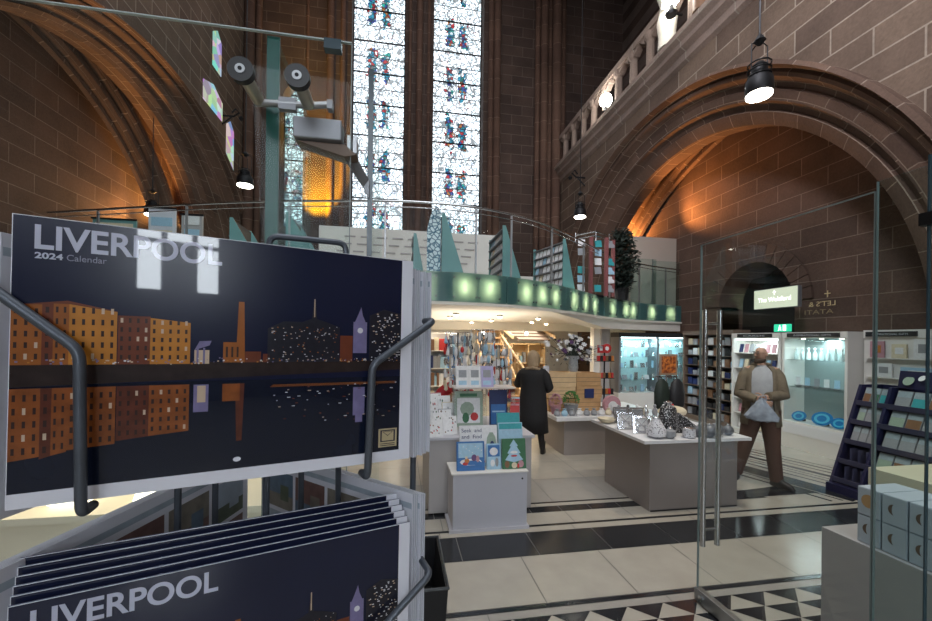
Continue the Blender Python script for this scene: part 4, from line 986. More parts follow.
# ---- wooden cubby shelves
cb = thing('cubby_shelves', 'lit pale wooden cubby shelves behind the woman in black', 'shelves', (3.85, 11.7, 0))
for x in (3.42, 3.93, 4.45): MB().box(x-.02, x+.02, 11.55, 11.9, 0, 1.72).build('upright', 'wood_light', cb)
for z in (0.05, .55, 1.1, 1.68): MB().box(3.44, 4.43, 11.55, 11.9, z, z+.035).build('shelf', 'wood_light', cb)
MB().box(3.40, 4.47, 11.9, 11.92, 0, 1.72).build('back_panel', mat('honey_board', (.78, .55, .28), .5), cb)
light('cubby_light', 'POINT', (3.85, 11.3, 1.9), 12, (1, .75, .4), .1)
for r, z in enumerate((.586, 1.136)):
    for k in range(9):
        x = 3.48 + k*.105 + (.02 if k > 3 else 0); cn = random.choice(['white', 'cream', 'brown', 'grey', 'red', 'pale blue'])
        tag(MB().box(x, x+.07, 11.62, 11.8, z, z+random.uniform(.15, .34)).build('book', cm(cn)), '%s book in the %s cubby row, %s from the left' % (cn, ('lower', 'upper')[r], ORD[k]), 'book', 'books in the wooden cubbies')
# pictures on the back wall
for i, (x, w_, h_, cn) in enumerate(((6.05, .34, .85, 'grey'), (6.55, .34, .8, 'green'), (4.95, .5, .9, 'white'))):
    t = thing('framed_picture', '%s framed picture on the white back wall, %s' % (cn, ('between the flowers and the red signs', 'nearest the white column', 'behind the flowers')[i]), 'picture', (x, 12.95, 1.0))
    MB().box(x-w_/2, x+w_/2, 12.94, 12.975, 1.05, 1.05+h_).build('frame', ['black_metal', 'white_paint', 'white_paint'][i], t)
    MB().box(x-w_/2+.05, x+w_/2-.05, 12.93, 12.94, 1.1, 1.0+h_).build('print', cm(cn), t)
# ---- low counter with crates and flowers
c2 = thing('low_counter', 'long low pale topped counter under the flower display', 'counter', (3.2, 6.2, 0))
MB().box(2.60, 4.3, 5.87, 7.05, .0, .56).build('body', 'counter_taupe', c2)
MB().box(2.42, 4.4, 5.75, 7.15, .56, .62).build('worktop', 'counter_top', c2, bevel=.005)
def crate(x, y, z, w, d, h, wood, label):
    t = thing('wooden_crate', label, 'crate', (x, y, z), 'stacked wooden crates under the flowers')
    th = .012
    MB().box(x-w/2, x+w/2, y-d/2, y+d/2, z, z+th).build('bottom', wood, t)
    for sy in (-1, 1): MB().box(x-w/2, x+w/2, y+sy*(d/2-th/2)-th/2, y+sy*(d/2-th/2)+th/2, z+th, z+h).build('side', wood, t)
    for sx in (-1, 1): MB().box(x+sx*(w/2-th/2)-th/2, x+sx*(w/2-th/2)+th/2, y-d/2+th, y+d/2-th, z+th, z+h).build('end', wood, t)
    for k in (1, 2): MB().box(x-w/2+.005, x+w/2-.005, y-d/2-.002, y-d/2, z+h*k/3-.003, z+h*k/3+.003).build('slat_gap', 'wood_dark', t)
crate(2.72, 6.45, .622, .46, .4, .20, 'wood', 'bottom left wooden crate in the stack under the flowers')
crate(3.20, 6.45, .622, .44, .4, .22, 'wood', 'bottom right wooden crate in the stack under the flowers')
crate(2.72, 6.45, .845, .48, .4, .18, 'wood_light', 'middle left pale wooden crate in the stack under the flowers')
crate(3.21, 6.45, .845, .46, .4, .20, 'wood', 'middle right wooden crate in the stack under the flowers')
crate(2.72, 6.45, 1.03, .50, .4, .24, 'wood_light', 'top left pale wooden crate in the stack under the flowers')
crate(3.20, 6.45, 1.05, .44, .4, .21, 'wood', 'top right wooden crate below the vase')
tag(MB().box(3.12, 3.28, 6.22, 6.247, .845, 1.0).build('blue_card', cm('navy blue')), 'small navy card standing at the front of the crate stack', 'card')
fvz = 1.27
vz = thing('flower_vase', 'grey patterned vase of white and plum flowers on the crate stack', 'vase', (2.98, 6.4, fvz))
MB().box(2.88, 3.10, 6.33, 6.47, fvz-.01, fvz+.01).build('tray', 'wood_light', vz)
MB().lathe([(.07, 0), (.09, .06), (.075, .2), (.10, .27)], (2.98, 6.4, fvz+.01), 16).build('vase_body', mat('vase_grey', (.32, .34, .36), .4, var=.5, scale=40), vz, smooth=True)
st_ = MB(); heads = []
for i in range(80):
    a = random.uniform(0, 2*PI); rr = random.uniform(.05, .66)*random.uniform(.5, 1); zz = fvz+.20+random.uniform(.0, .5)*(1-.35*rr/.6)
    tip = Vector((2.95+rr*math.cos(a)*1.0, 6.4+rr*math.sin(a)*.4, zz)); heads.append(tip)
    st_.tube([(2.98, 6.4, fvz+.22), (2.98+(tip.x-2.98)*.4, 6.4, fvz+.32), tip], .004, 4)
st_.build('stems', 'foliage_dark', vz)
for k, tip in enumerate(heads):
    m = MB(); r = random.uniform(.02, .048)
    for q in range(6):
        an = q*PI/3; c = tip; d = Vector((math.cos(an), math.sin(an)*.6, math.sin(an)*.7)); e = d.cross(Vector((.3, 1, .2))).normalized()*r*.45
        m.poly([c, c+d*r*.6+e, c+d*r*1.3, c+d*r*.6-e])
    m.ell(tip, (r*.4,)*3, 6, 4)
    m.build('flower', ['c_white', 'c_white', 'c_cream', 'c_grey', 'c_purple', 'c_white', 'c_white', 'c_black'][k % 8], vz)
lf = MB()
for i in range(110):
    c = random.choice(heads) + Vector((random.gauss(0, .06), random.gauss(0, .04), random.gauss(-.03, .06))); d = Vector((random.gauss(0, 1), random.gauss(0, 1), random.gauss(0, .6))).normalized(); e = d.orthogonal().normalized()*.012
    lf.poly([c, c+d*.03+e, c+d*.07, c+d*.03-e])
lf.build('leaves', 'foliage_dark', vz)
# small gifts along the low counter
def pot_plant(x, y, z, r, h, potc, leafm, label, cat='plant', name='potted_plant'):
    t = thing(name, label, cat, (x, y, z))
    MB().lathe([(r*.7, 0), (r, h*.45), (r*.9, h*.45)], (x, y, z), 14).build('pot', cm(potc), t, smooth=True)
    m = MB()
    for i in range(150):
        a, b = random.uniform(0, 2*PI), random.uniform(0, PI/2); c = Vector((x+r*1.05*math.cos(a)*math.cos(b), y+r*1.05*math.sin(a)*math.cos(b), z+h*.45+h*.6*math.sin(b)))
        d = Vector((math.cos(a), math.sin(a), .5)).normalized(); e = d.orthogonal().normalized()*.012; m.poly([c-d*.02, c+e, c+d*.03, c-e])
    m.build('leaves', leafm, t)
pot_plant(2.80, 6.07, .622, .12, .34, 'grey', 'foliage', 'bright green leafy plant in a grey pot on the low counter')
pot_plant(2.53, 6.06, .622, .09, .30, 'pink', 'c_pink', 'pink flowering pot at the left end of the low counter')
for i in range(9):
    x = 2.48 + i*.125; cn = ['grey', 'pale blue', 'grey', 'white', 'grey', 'grey', 'white', 'cream', 'grey'][i]
    t = thing('gift_pouch', '%s gathered gift pouch on the low counter, %s from the left' % (cn, ORD[i]), 'pouch', (x, 5.88, .622), 'gift pouches along the low counter')
    MB().lathe([(.04, 0), (.055, .03), (.04, .075), (.02, .09)], (x, 5.88, .622), 10).build('pouch_body', cm(cn), t, smooth=True)
    MB().lathe([(.02, 0), (.035, .02)], (x, 5.88, .712), 8).build('gathered_top', cm(cn), t)
hb = thing('handbag', 'round pink and white bag near the right end of the low counter', 'bag', (3.47, 5.98, .622))
MB().tube([(3.47, 5.95, .77), (3.47, 6.03, .77)], .145, 20).build('bag_body', cm('pink'), hb, smooth=True)
MB().tube([(3.47, 5.945, .75), (3.47, 5.95, .75)], .08, 16).build('white_motif', cm('white'), hb)
for x in (3.42, 3.54): MB().tube([(x-.05, 5.93, .68), (x, 5.925, .78), (x+.05, 5.93, .68)], .008, 6).build('trim_loop', cm('white'), hb)
# ---- red sign spinner
rp = thing('sign_spinner', 'black stand with round red signs and small packets right of the flowers', 'stand', (3.62, 6.5, .622))
MB().lathe([(.11, 0), (.11, .015), (.014, .03)], (3.62, 6.5, .622), 14).build('base', 'black_metal', rp)
MB().tube([(3.62, 6.5, .64), (3.62, 6.5, 1.72)], .014, 8).build('pole', 'black_metal', rp)
for x, z, r in ((3.65, 1.68, .085),): MB().tube([(x, 6.47, z), (x, 6.485, z)], r, 18).build('round_sign', cm('red'), rp); MB().tube([(x, 6.465, z), (x, 6.47, z)], r*.45, 6).build('white_emblem', cm('white'), rp)
MB().box(3.47, 3.59, 6.47, 6.48, 1.60, 1.74).build('square_sign', cm('red'), rp); MB().box(3.51, 3.56, 6.46, 6.47, 1.64, 1.70).build('white_emblem', cm('white'), rp)
for r_, z in enumerate((1.46, 1.16, .88)):
    MB().box(3.46, 3.78, 6.44, 6.56, z-.012, z).build('arm_tray', 'black_metal', rp)
    for k in range(6): MB().box(3.47+k*.052, 3.51+k*.052, 6.45, 6.5, z, z+.09).build('packet', cm(['red', 'black', 'red', 'brown', 'black', 'orange'][(k+r_) % 6]), rp)

# ---- big counter
c3 = thing('display_counter', 'large taupe display counter with a white top in the middle of the shop', 'counter', (3.15, 4.3, 0))
MB().box(2.65, 3.72, 3.80, 4.72, .0, .745).build('body', 'counter_taupe', c3, bevel=.003)
MB().prism([(2.52, 3.70, .745), (3.80, 3.70, .745), (3.80, 4.85, .745), (2.52, 4.85, .745)], (0, 0, .032)).build('worktop', 'counter_top', c3)
MB().box(2.66, 3.71, 3.79, 3.8, 0.0, .012).build('gap_shade_strip', 'black_plastic', c3)  # black strip painted in as the shade of a base gap
ZC = .779
def frame(x, y, s, rz, label, m='silver', inner='c_white'):
    t = thing('photo_frame', label, 'frame', (x, y, ZC), 'silver diamond frames on the display counter')
    M = Matrix.Translation((x, y, ZC)) @ Matrix.Rotation(rz, 4, 'Z') @ Matrix.Rotation(-.22, 4, 'X')
    def ringm(a, b, d, nm, mm):
        mb = MB(); o_ = [(-a, -a), (a, -a), (a, a), (-a, a)]; i_ = [(-b, -b), (b, -b), (b, b), (-b, b)]
        R = [[M @ Vector((p[0], 0, p[1]+a+.002)) for p in o_], [M @ Vector((p[0], -d, p[1]+a+.002)) for p in o_], [M @ Vector((p[0], -d, p[1]+a+.002)) for p in i_], [M @ Vector((p[0], 0, p[1]+a+.002)) for p in i_]]
        mb.rings(R, caps=False); mb.build(nm, mm, t)
    ringm(s/2, s/2*.72, .018, 'outer_border', m); ringm(s/2*.5, s/2*.34, .012, 'inner_border', m)
    MB().poly([M @ Vector((p[0]*s/2*.72, -.001, p[1]*s/2*.72+s/2)) for p in ((-1, -1), (1, -1), (1, 1), (-1, 1))]).build('panel', inner, t)
    c_ = MB()
    for a in (0, 1): c_.tube([M @ Vector((-s*.35 if a else s*.35, -.006, s*.15)), M @ Vector((s*.35 if a else -s*.35, -.006, s*.85))], .004, 5)
    c_.build('crossed_rods', m, t)
    MB().box(x-.01, x+.01, y+.03, y+.09, ZC, ZC+.01).build('foot', m, t)
    return t
frame(2.63, 4.22, .20, -.2, 'leftmost silver criss-cross frame at the front edge of the display counter')
frame(2.70, 4.02, .19, -.25, 'middle silver criss-cross frame at the front edge of the display counter')
frame(2.78, 4.55, .20, -.1, 'left silver frame in the back row of the display counter', inner='c_grey')
frame(3.0, 4.55, .19, -.1, 'right silver frame in the back row of the display counter', inner='c_grey')
t = thing('trinket_dish', 'low cream dish at the left end of the display counter', 'dish', (2.58, 4.55, ZC))
MB().lathe([(.04, 0), (.10, .035), (.11, .06), (.09, .05), (.02, .02)], (2.60, 4.6, ZC), 18).build('bowl', cm('cream'), t, smooth=True)
def sparkle(name, base, dot, scale=55, thr=.045):
    m, nt, b, N, L = newmat(name); v = N.new('ShaderNodeTexVoronoi'); v.inputs['Scale'].default_value = scale; tc = N.new('ShaderNodeTexCoord'); L.new(tc.outputs['Object'], v.inputs['Vector'])
    r = N.new('ShaderNodeValToRGB'); L.new(v.outputs['Distance'], r.inputs[0]); r.color_ramp.elements[0].position = .25; r.color_ramp.elements[0].color = dot + (1,); r.color_ramp.elements[1].position = .4; r.color_ramp.elements[1].color = base + (1,)
    L.new(r.outputs[0], b.inputs['Base Color']); b.inputs['Roughness'].default_value = .35
sparkle('white_spots', (.72, .72, .76), (.12, .12, .14)); sparkle('black_spots', (.02, .02, .022), (.6, .6, .62), 60)
def pot(name, x, y, prof, m, label, cat, parts=None, n=20, sy=1.0):
    t = thing(name, label, cat, (x, y, ZC)); MB().lathe(prof, (x, y, ZC), n, 0, 1, sy).build('body', m, t, smooth=True)
    for nm, pf, mm in (parts or []): MB().lathe(pf, (x, y, ZC), n, 0, 1, sy).build(nm, mm, t, smooth=True)
    return t
pot('speckled_vase', 2.74, 3.83, [(.05, 0), (.10, .03), (.10, .09), (.06, .16), (.035, .21)], 'white_spots', 'white vase with dark speckles at the near corner of the display counter', 'vase', [('neck_ring', [(.036, .205), (.045, .215), (.036, .225)], 'silver')])
pot('speckled_bag', 2.95, 3.92, [(.07, 0), (.10, .05), (.115, .16), (.09, .30), (.03, .34)], 'black_spots', 'tall black bag with silver speckles on the display counter', 'bag', [('tie', [(.032, .335), (.05, .36), (.02, .375)], 'silver')], sy=.7)
pot('lidded_jar', 2.87, 3.78, [(.03, 0), (.06, .03), (.055, .08), (.02, .10)], 'c_grey', 'small round grey jar in front of the black speckled bag', 'jar', [('lid', [(.02, .1), (.025, .11), (.005, .125)], 'silver')])
pot('tea_light_holder', 3.10, 3.78, [(.05, 0), (.065, .01), (.062, .10), (.05, .10)], 'white_spots', 'white cylindrical patterned tea light holder on the display counter', 'candle holder', [('rim', [(.064, .098), (.068, .104), (.06, .11)], 'silver')])
for i, (x, y, r) in enumerate(((3.24, 3.80, .062), (3.33, 3.76, .068), (3.46, 3.80, .07), (3.62, 3.82, .055), (3.53, 3.92, .05))):
    t = thing('patterned_ball', 'grey patterned ball on the display counter, %s from the left' % ORD[i], 'ball', (x, y, ZC), 'grey patterned balls on the display counter')
    MB().ell((x, y, ZC+r), (r, r, r), 16, 10).build('ball_body', mat('ball_grey', (.16, .17, .19), .35, .3, var=.6, scale=40), t, smooth=True)
    MB().lathe([(.012, 0), (.016, .012), (.004, .02)], (x, y, ZC+2*r-.004), 8).build('cap', 'silver', t)
t = thing('speckled_pouch', 'sloping black purse with silver speckles behind the white tea light holder', 'bag', (3.16, 4.0, ZC))
MB().prism([(3.03, 3.98, ZC), (3.42, 3.98, ZC), (3.36, 3.98, ZC+.07), (3.16, 3.98, ZC+.21), (3.04, 3.98, ZC+.22)], (0, .09, 0)).build('purse_body', 'black_spots', t)
MB().tube([(3.04, 4.02, ZC+.22), (3.16, 4.02, ZC+.215), (3.37, 4.02, ZC+.07)], .008, 6).build('zip_edge', 'silver', t)
t = thing('cushion', 'cream cushion at the back of the display counter', 'cushion', (3.35, 4.4, ZC)); MB().ell((3.33, 4.35, ZC+.17), (.19, .1, .075), 16, 8).build('pad', cm('cream'), t, smooth=True); MB().box(3.18, 3.5, 4.3, 4.42, ZC, ZC+.11).build('support', cm('white'), t)
for i in range(7):
    x = 2.85+.13*i; y = 4.74
    t = thing('figurine', '%s figurine at the back of the display counter, %s from left' % (['grey', 'black', 'white', 'silver', 'grey', 'white', 'red'][i], ORD[i]), 'figurine', (x, y, ZC), 'figurines at the back of the display counter')
    mm = ['c_grey', 'c_black', 'c_white', 'silver', 'c_grey', 'c_white', 'c_red'][i]
    MB().lathe([(.03, 0), (.028, .05), (.036, .1), (.015, .15)], (x, y, ZC), 10).build('figure_body', mm, t, smooth=True); MB().ell((x, y, ZC+.175), (.02, .02, .026), 8, 6).build('head', mm, t)
# stand with dark bags and the orange picture
bs = thing('bag_stand', 'chrome stand hung with two dark bags behind the display counter', 'stand', (3.84, 5.15, 0))
MB().lathe([(.2, 0), (.2, .02), (.02, .04)], (3.84, 5.15, 0), 16).build('base', 'black_metal', bs)
MB().tube([(3.84, 5.15, .02), (3.84, 5.15, 1.34)], .012, 8).build('pole', 'steel', bs)
MB().tube([(3.66, 5.15, 1.30), (4.02, 5.15, 1.30)], .010, 8).build('crossbar', 'steel', bs)
for i, (x, mm) in enumerate(((3.72, 'foliage_dark'), (3.96, 'c_black'))):
    t = thing('tote_bag', 'dark %s rounded bag hanging on the chrome stand' % ('green, left' if i == 0 else 'plain, right'), 'bag', (x, 5.1, .93), 'dark bags on the chrome stand')
    MB().lathe([(.06, 0), (.115, .06), (.12, .25), (.09, .38), (.03, .44)], (x, 5.08, .84), 14, 0, 1, .5).build('bag_body', mm, t, smooth=True)
    MB().tube([(x-.04, 5.1, 1.26), (x, 5.14, 1.315), (x+.04, 5.1, 1.26)], .007, 6).build('strap', mm, t)
op = thing('framed_picture', 'square orange picture in a pale frame above the dark bags', 'picture', (3.84, 5.1, 1.34))
MB().box(3.705, 3.985, 5.11, 5.13, 1.33, 1.63).build('frame', mat('taupe_frame', (.30, .2, .14), .5), op)
mo, nt, b_, N_, L_ = newmat('orange_art'); n_ = N_.new('ShaderNodeTexNoise'); n_.inputs['Scale'].default_value = 22; tc_ = N_.new('ShaderNodeTexCoord'); L_.new(tc_.outputs['Object'], n_.inputs['Vector'])
r_ = N_.new('ShaderNodeValToRGB'); L_.new(n_.outputs['Fac'], r_.inputs[0]); r_.color_ramp.elements[0].position = .42; r_.color_ramp.elements[0].color = (.16, .03, .01, 1); r_.color_ramp.elements[1].position = .62; r_.color_ramp.elements[1].color = (.62, .20, .04, 1); L_.new(r_.outputs[0], b_.inputs['Base Color'])
MB().box(3.735, 3.955, 5.104, 5.11, 1.36, 1.60).build('print', 'orange_art', op)
MB().tube([(3.84, 5.14, 1.30), (3.84, 5.14, 1.4)], .01, 6).build('clip', 'steel', op)

# ---- glass cabinets
def cabinet_back_light(x, y, z, e, sx, sy, tgt): light('cabinet_light', 'AREA', (x, y, z), e, (.70, .97, 1.0), sx, tgt, sy)
gc = thing('jewellery_cabinet', 'brightly lit two bay glass jewellery cabinet under the upper floor', 'cabinet', (6.2, 9.2, 0))
X0, X1, YF, YB = 5.34, 7.46, 8.90, 9.30
MB().box(X0, X1, YF, YB, 0, .55).build('base', 'white_paint', gc)
MB().box(X0, X1, YF, YB, 1.92, 2.03).build('header', 'header_black', gc)
MB().box(X0, X1, YB-.02, YB, .55, 1.92).build('back_panel', mat('case_back', (.60, .82, .84), .5), gc)
for x in (X0, (X0+X1)/2-.03, X1-.05): MB().box(x, x+.05, YF, YB, .55, 1.92).build('post', 'aluminium', gc)
for k in range(2):
    a = X0+.05+k*1.03; MB().box(a, a+.96, YF, YF+.006, .56, 1.91).build('glass_door', 'glass_case', gc)
    MB().box(a, a+.96, YF+.03, YF+.05, 1.895, 1.92).build('strip_light', 'strip_glow', gc)
for z in (.85, 1.15, 1.42, 1.66): MB().box(X0+.05, X1-.05, YF+.04, YB-.03, z, z+.008).build('glass_shelf', 'glass_case', gc)
light('cabinet_light', 'AREA', (6.26, 9.0, 1.88), 26, (.62, .95, 1.0), 1.8, (6.26, 9.08, 0), .2)
for r, z in enumerate((.56, .859, 1.159, 1.429, 1.669)):
    for k in range(13):
        x = X0+.13+k*.150 + (.05 if k > 6 else 0); kd = (k*7+r*3) % 4; mm = ['silver', 'c_white', 'silver', 'c_grey', 'c_pale blue', 'silver'][(k+r*2) % 6]; m = MB(); y = YF+.14+.05*(k % 2)
        if kd == 0: m.obox((x, y, z+.09), (.10, .02, .18), .1)
        elif kd == 1: m.lathe([(.03, 0), (.012, .02), (.03, .08), (.02, .14)], (x, y, z), 9)
        elif kd == 2: m.obox((x, y, z+.06), (.12, .015, .11), 0, rx=-.3)
        else: m.lathe([(.035, 0), (.04, .03), (.02, .09), (.004, .12)], (x, y, z), 9)
        tag(m.build('jewellery_piece', mm), '%s jewellery piece, %s level up in the cabinet, %s from left' % ({'silver': 'silver', 'c_white': 'white', 'c_grey': 'grey', 'c_pale blue': 'pale blue'}[mm], ORD[r], ORD[k]), 'jewellery', 'pieces in the jewellery cabinet')
# ---- wall shelving along the right side (facing -X)
def wall_unit(name, label, y0, y1, x0, x1, z1, n, board, header=None, back='white_paint', words=None, base=.1, htext='CARDS'):
    t = thing(name, label, 'shelves', ((x0+x1)/2, (y0+y1)/2, 0))
    MB().box(x1-.02, x1, y0, y1, 0, z1).build('back_panel', back, t)
    for y in (y0, y1-.04): MB().box(x0, x1-.021, y, y+.04, 0, z1).build('side_panel', board, t)
    MB().box(x0, x1-.021, y0+.041, y1-.041, 0, base).build('base', board, t)
    MB().box(x0-.01, x1, y0, y1, z1, z1+.10).build('header', 'white_paint' if header else board, t)
    if header:
        w_ = (y1-y0)*.72; ym = (y0+y1)/2
        MB().box(x0-.02, x0-.011, ym-w_/2, ym+w_/2, z1+.015, z1+.085).build('header_sign', 'header_black', t)
        text('header_lettering', htext, w_*.62, basis((x0-.022, ym+w_*.31, z1+.032), (0, -1, 0), (0, 0, 1)), 'lettering_pale', t, height=.03)
    zs = [base+.0+(z1-base)*k/n for k in range(1, n)]
    for z in zs: MB().box(x0+.02, x1-.021, y0+.041, y1-.041, z, z+.012).build('shelf', board, t)
    return t, [base]+zs
t, zs = wall_unit('stock_shelves', 'dark backed stock shelves partly hidden by the steel door handles', 7.12, 8.6, 6.85, 7.25, 1.98, 8, 'wood_dark', back='black_plastic')
for r, z in enumerate(zs):
    for k in range(9):
        y = 8.5 - k*.155; cn = random.choice(['white', 'grey', 'black', 'navy blue', 'brown', 'cream', 'grey', 'black', 'brown', 'pale blue'])
        tag(MB().box(6.92, 7.08, y-.13, y, z+.013, z+.013+random.uniform(.09, .18)).build('boxed_gift', cm(cn)), '%s boxed gift, %s dark shelf up, %s from the left' % (cn, ORD[r], ORD[k]), 'box', 'boxed gifts on the dark stock shelves')
t, zs = wall_unit('card_shelves', 'lit white card shelves behind the man', 6.02, 7.06, 6.75, 7.2, 1.9, 6, 'white_paint', header=True, htext='CARDS')
MB().box(6.80, 6.84, 6.1, 7.0, 1.86, 1.89).build('strip_light', 'strip_glow', t)
light('shelf_light', 'AREA', (6.86, 6.54, 1.84), 6, (.85, .98, 1), .15, (6.95, 6.54, 0), .9)
for r, z in enumerate(zs):
    for k in range(8):
        y = 6.98 - k*.117; cn = random.choice(['white', 'red', 'navy blue', 'cream', 'pink', 'black', 'white', 'grey', 'pale blue'])
        m = MB(); m.obox((6.86, y-.045, z+.105), (.008, .085, .17), 0, ry=.2)
        tag(m.build('boxed_card', cm(cn)), '%s card pack, %s lit shelf up, %s from the left' % (cn, ORD[r], ORD[k]), 'card', 'card packs on the lit card shelves')
# lit glass display case
t = thing('display_case', 'lit glass display case of glassware and blue plates on the right wall', 'cabinet', (6.98, 5.45, 0))
YA, YB2 = 4.94, 5.98
MB().box(6.75, 7.2, YA, YB2, 0, .46).build('base', 'white_paint', t); MB().box(6.74, 6.75, YA+.03, YB2-.03, .25, .43).build('drawer', 'counter_top', t)
MB().box(7.18, 7.2, YA, YB2, .46, 1.9).build('back_panel', mat('case_back_dim', (.30, .38, .38), .5), t)
for y in (YA, YB2-.04): MB().box(6.75, 7.18, y, y+.04, .46, 1.9).build('post', 'white_paint', t)
MB().box(6.74, 7.2, YA, YB2, 1.9, 2.0).build('header', 'white_paint', t)
MB().box(6.725, 6.738, YA+.1, YB2-.1, 1.915, 1.985).build('header_sign', 'header_black', t)
text('header_lettering', 'INSPIRATIONAL GIFTS', .6, basis((6.723, 5.76, 1.932), (0, -1, 0), (0, 0, 1)), 'lettering_pale', t, height=.03)
for z in (1.05, 1.52): MB().box(6.78, 7.17, YA+.05, YB2-.05, z, z+.01).build('glass_shelf', 'glass_case', t)
MB().box(6.75, 6.756, YA+.04, YB2-.04, .47, 1.89).build('glass_front', 'glass_case', t)
for y in (5.15, 5.45, 5.75): MB().lathe([(.03, 0), (.03, .015)], (6.92, y, 1.88), 10).build('spot_lamp', 'lamp_glow_soft', t)
light('case_light', 'AREA', (6.95, 5.46, 1.86), 14, (.78, .97, 1), .2, (7.0, 5.46, 0), .9)
for k in range(9):
    y = 5.87 - k*.105; b = thing('glass_bottle', 'clear glass bottle on the upper case shelf, %s from the left' % ORD[k], 'bottle', (6.92, y, 1.531), 'glass bottles on the upper case shelf')
    MB().lathe([(.03, 0), (.032, .10), (.012, .14), (.012, .17)], (6.92, y, 1.531), 10).build('bottle_body', mat('bottle_pale', (.55, .66, .66), .15, coat=.5), b, smooth=True); MB().lathe([(.015, 0), (.018, .02), (.008, .035)], (6.92, y, 1.70), 8).build('stopper', cm('white'), b)
for k in range(6):
    y = 5.83-k*.155; cn = ['white', 'pale blue', 'grey', 'white', 'pale blue', 'cream'][k]
    b = thing('gift_card_stand', '%s card on a dish, lower case shelf, %s from the left' % (cn, ORD[k]), 'card', (6.92, y, 1.061), 'small dishes on the lower case shelf')
    MB().lathe([(.03, 0), (.06, .02), (.065, .03)], (6.92, y, 1.061), 12).build('dish', 'silver', b); MB().obox((6.92, y, 1.16), (.008, .08, .13)).build('card', cm(cn), b)
for k, (y, r) in enumerate(((5.78, .11), (5.40, .145), (5.14, .11))):
    b = thing('blue_plate', 'bright blue glass plate at the bottom of the display case, %s' % ('left one', 'largest, in the middle', 'right one')[k], 'plate', (6.95, y, .462), 'blue plates in the display case')
    m = MB(); R = []
    for rr, dx in ((r, 0), (r*.96, .01), (r*.6, .03), (.01, .035)): R.append([(6.88+dx+.35*(rr*math.sin(a*PI/10)), y+rr*math.cos(a*PI/10)*1.15, .47+r*.75+rr*.75*math.sin(a*PI/10)) for a in range(20)])
    m.rings(R); m.build('plate', mat('glass_blue', (.02, .22, .55), .12, coat=.6, var=.4), b, smooth=True)
    m = MB(); R = [[(6.874+.35*rr*math.sin(a*PI/10), y+rr*math.cos(a*PI/10)*1.15, .47+r*.75+rr*.75*math.sin(a*PI/10)) for a in range(20)] for rr in (r*.72, r*.45)]; m.rings(R, caps=False); m.build('pale_swirl', mat('glass_cyan', (.10, .55, .80), .15), b)
    MB().box(6.95, 6.99, y-.03, y+.03, .462, .50).build('easel', 'black_plastic', b)
# wall of cards at the right
t = thing('card_wall', 'pale wall display of cards and packs above the navy rack', 'display board', (7.1, 4.3, 0))
MB().box(7.0, 7.1, 3.0, 4.90, 0, 1.9).build('back_panel', 'white_paint', t); MB().box(6.98, 7.1, 3.0, 4.90, 1.9, 2.02).build('header', 'white_paint', t)
MB().box(6.96, 6.979, 4.26, 4.86, 1.925, 1.995).build('header_sign', 'header_black', t)
text('header_lettering', 'INSPIRATIONAL GIFTS', .42, basis((6.958, 4.77, 1.942), (0, -1, 0), (0, 0, 1)), 'lettering_pale', t, height=.03)
for z in (1.05, 1.32, 1.60): MB().box(6.93, 7.0, 3.1, 4.84, z, z+.012).build('ledge', 'white_paint', t)
packs = [(4.70, 1.615, .17, .24, 'pink'), (4.44, 1.615, .17, .20, 'cream'), (4.18, 1.615, .2, .27, 'white'), (3.82, 1.615, .3, .2, 'red'), (4.62, 1.335, .2, .2, 'white'), (4.25, 1.335, .34, .16, 'pale blue'), (3.85, 1.335, .28, .2, 'brown'), (4.66, 1.065, .1, .14, 'pink'), (4.5, 1.065, .12, .15, 'white'), (4.3, 1.065, .1, .12, 'cream')]
for i, (y, z, w_, h_, cn) in enumerate(packs):
    b = thing('card_pack', '%s pack on the %s ledge of the wall display%s' % (cn, ('upper', 'middle', 'lower')[0 if i < 4 else 1 if i < 7 else 2], '' if cn in ('red', 'brown', 'pale blue') else ', %s from left' % ORD[i if i < 4 else i-4 if i < 7 else i-7]), 'card', (6.95, y, z), 'packs on the pale wall display')
    MB().box(6.94, 6.965, y-w_/2, y+w_/2, z, z+h_).build('pack', cm(cn), b)
    MB().box(6.937, 6.94, y-w_*.3, y+w_*.25, z+h_*.3, z+h_*.75).build('label_panel', cm('orange' if cn == 'pink' else 'white' if cn != 'white' else 'grey'), b)
# ---- navy card rack
nr = thing('card_rack', 'tall navy two bay rack of postcards by the right edge', 'rack', (5.55, 3.5, 0))
def slx(z): return 5.33 + (z-.1)*(.42/1.15)
YL, YM, YR = 4.07, 3.76, 2.75
for y in (YL-.03, YM-.03, YR): MB().prism([(5.27, y, 0), (6.1, y, 0), (6.1, y, 1.30), (5.74, y, 1.30), (slx(.1)-.03, y, .1)], (0, .03, 0)).build('side_panel', 'navy', nr)
MB().box(5.25, 6.1, YR, YL, 0.0, .1).build('plinth_base', 'navy', nr)
MB().box(6.07, 6.1, YR+.03, YL-.031, .1, 1.3).build('back_panel', 'navy', nr)
MB().prism([(5.80, YR, 1.3), (5.83, YR, 1.3), (5.87, YR, 1.5), (5.84, YR, 1.5)], (0, .97, 0)).build('header_board', 'navy', nr)
for y in (3.62, 3.12, 2.95): MB().prism([(5.805+.03*math.sin(a*PI/8), y+.05*math.cos(a*PI/8), 1.39+.05*math.sin(a*PI/8)) for a in range(16)], (-.004, 0, 0)).build('green_emblem', cm('sage green'), nr)
MB().prism([(5.81+.03*math.sin(a*PI/8)-.003, 3.5+.03*math.cos(a*PI/8), 1.43+.03*math.sin(a*PI/8)) for a in range(16)], (-.004, 0, 0)).build('round_emblem', cm('white'), nr)
tz = [.12, .34, .58, .82, 1.05]
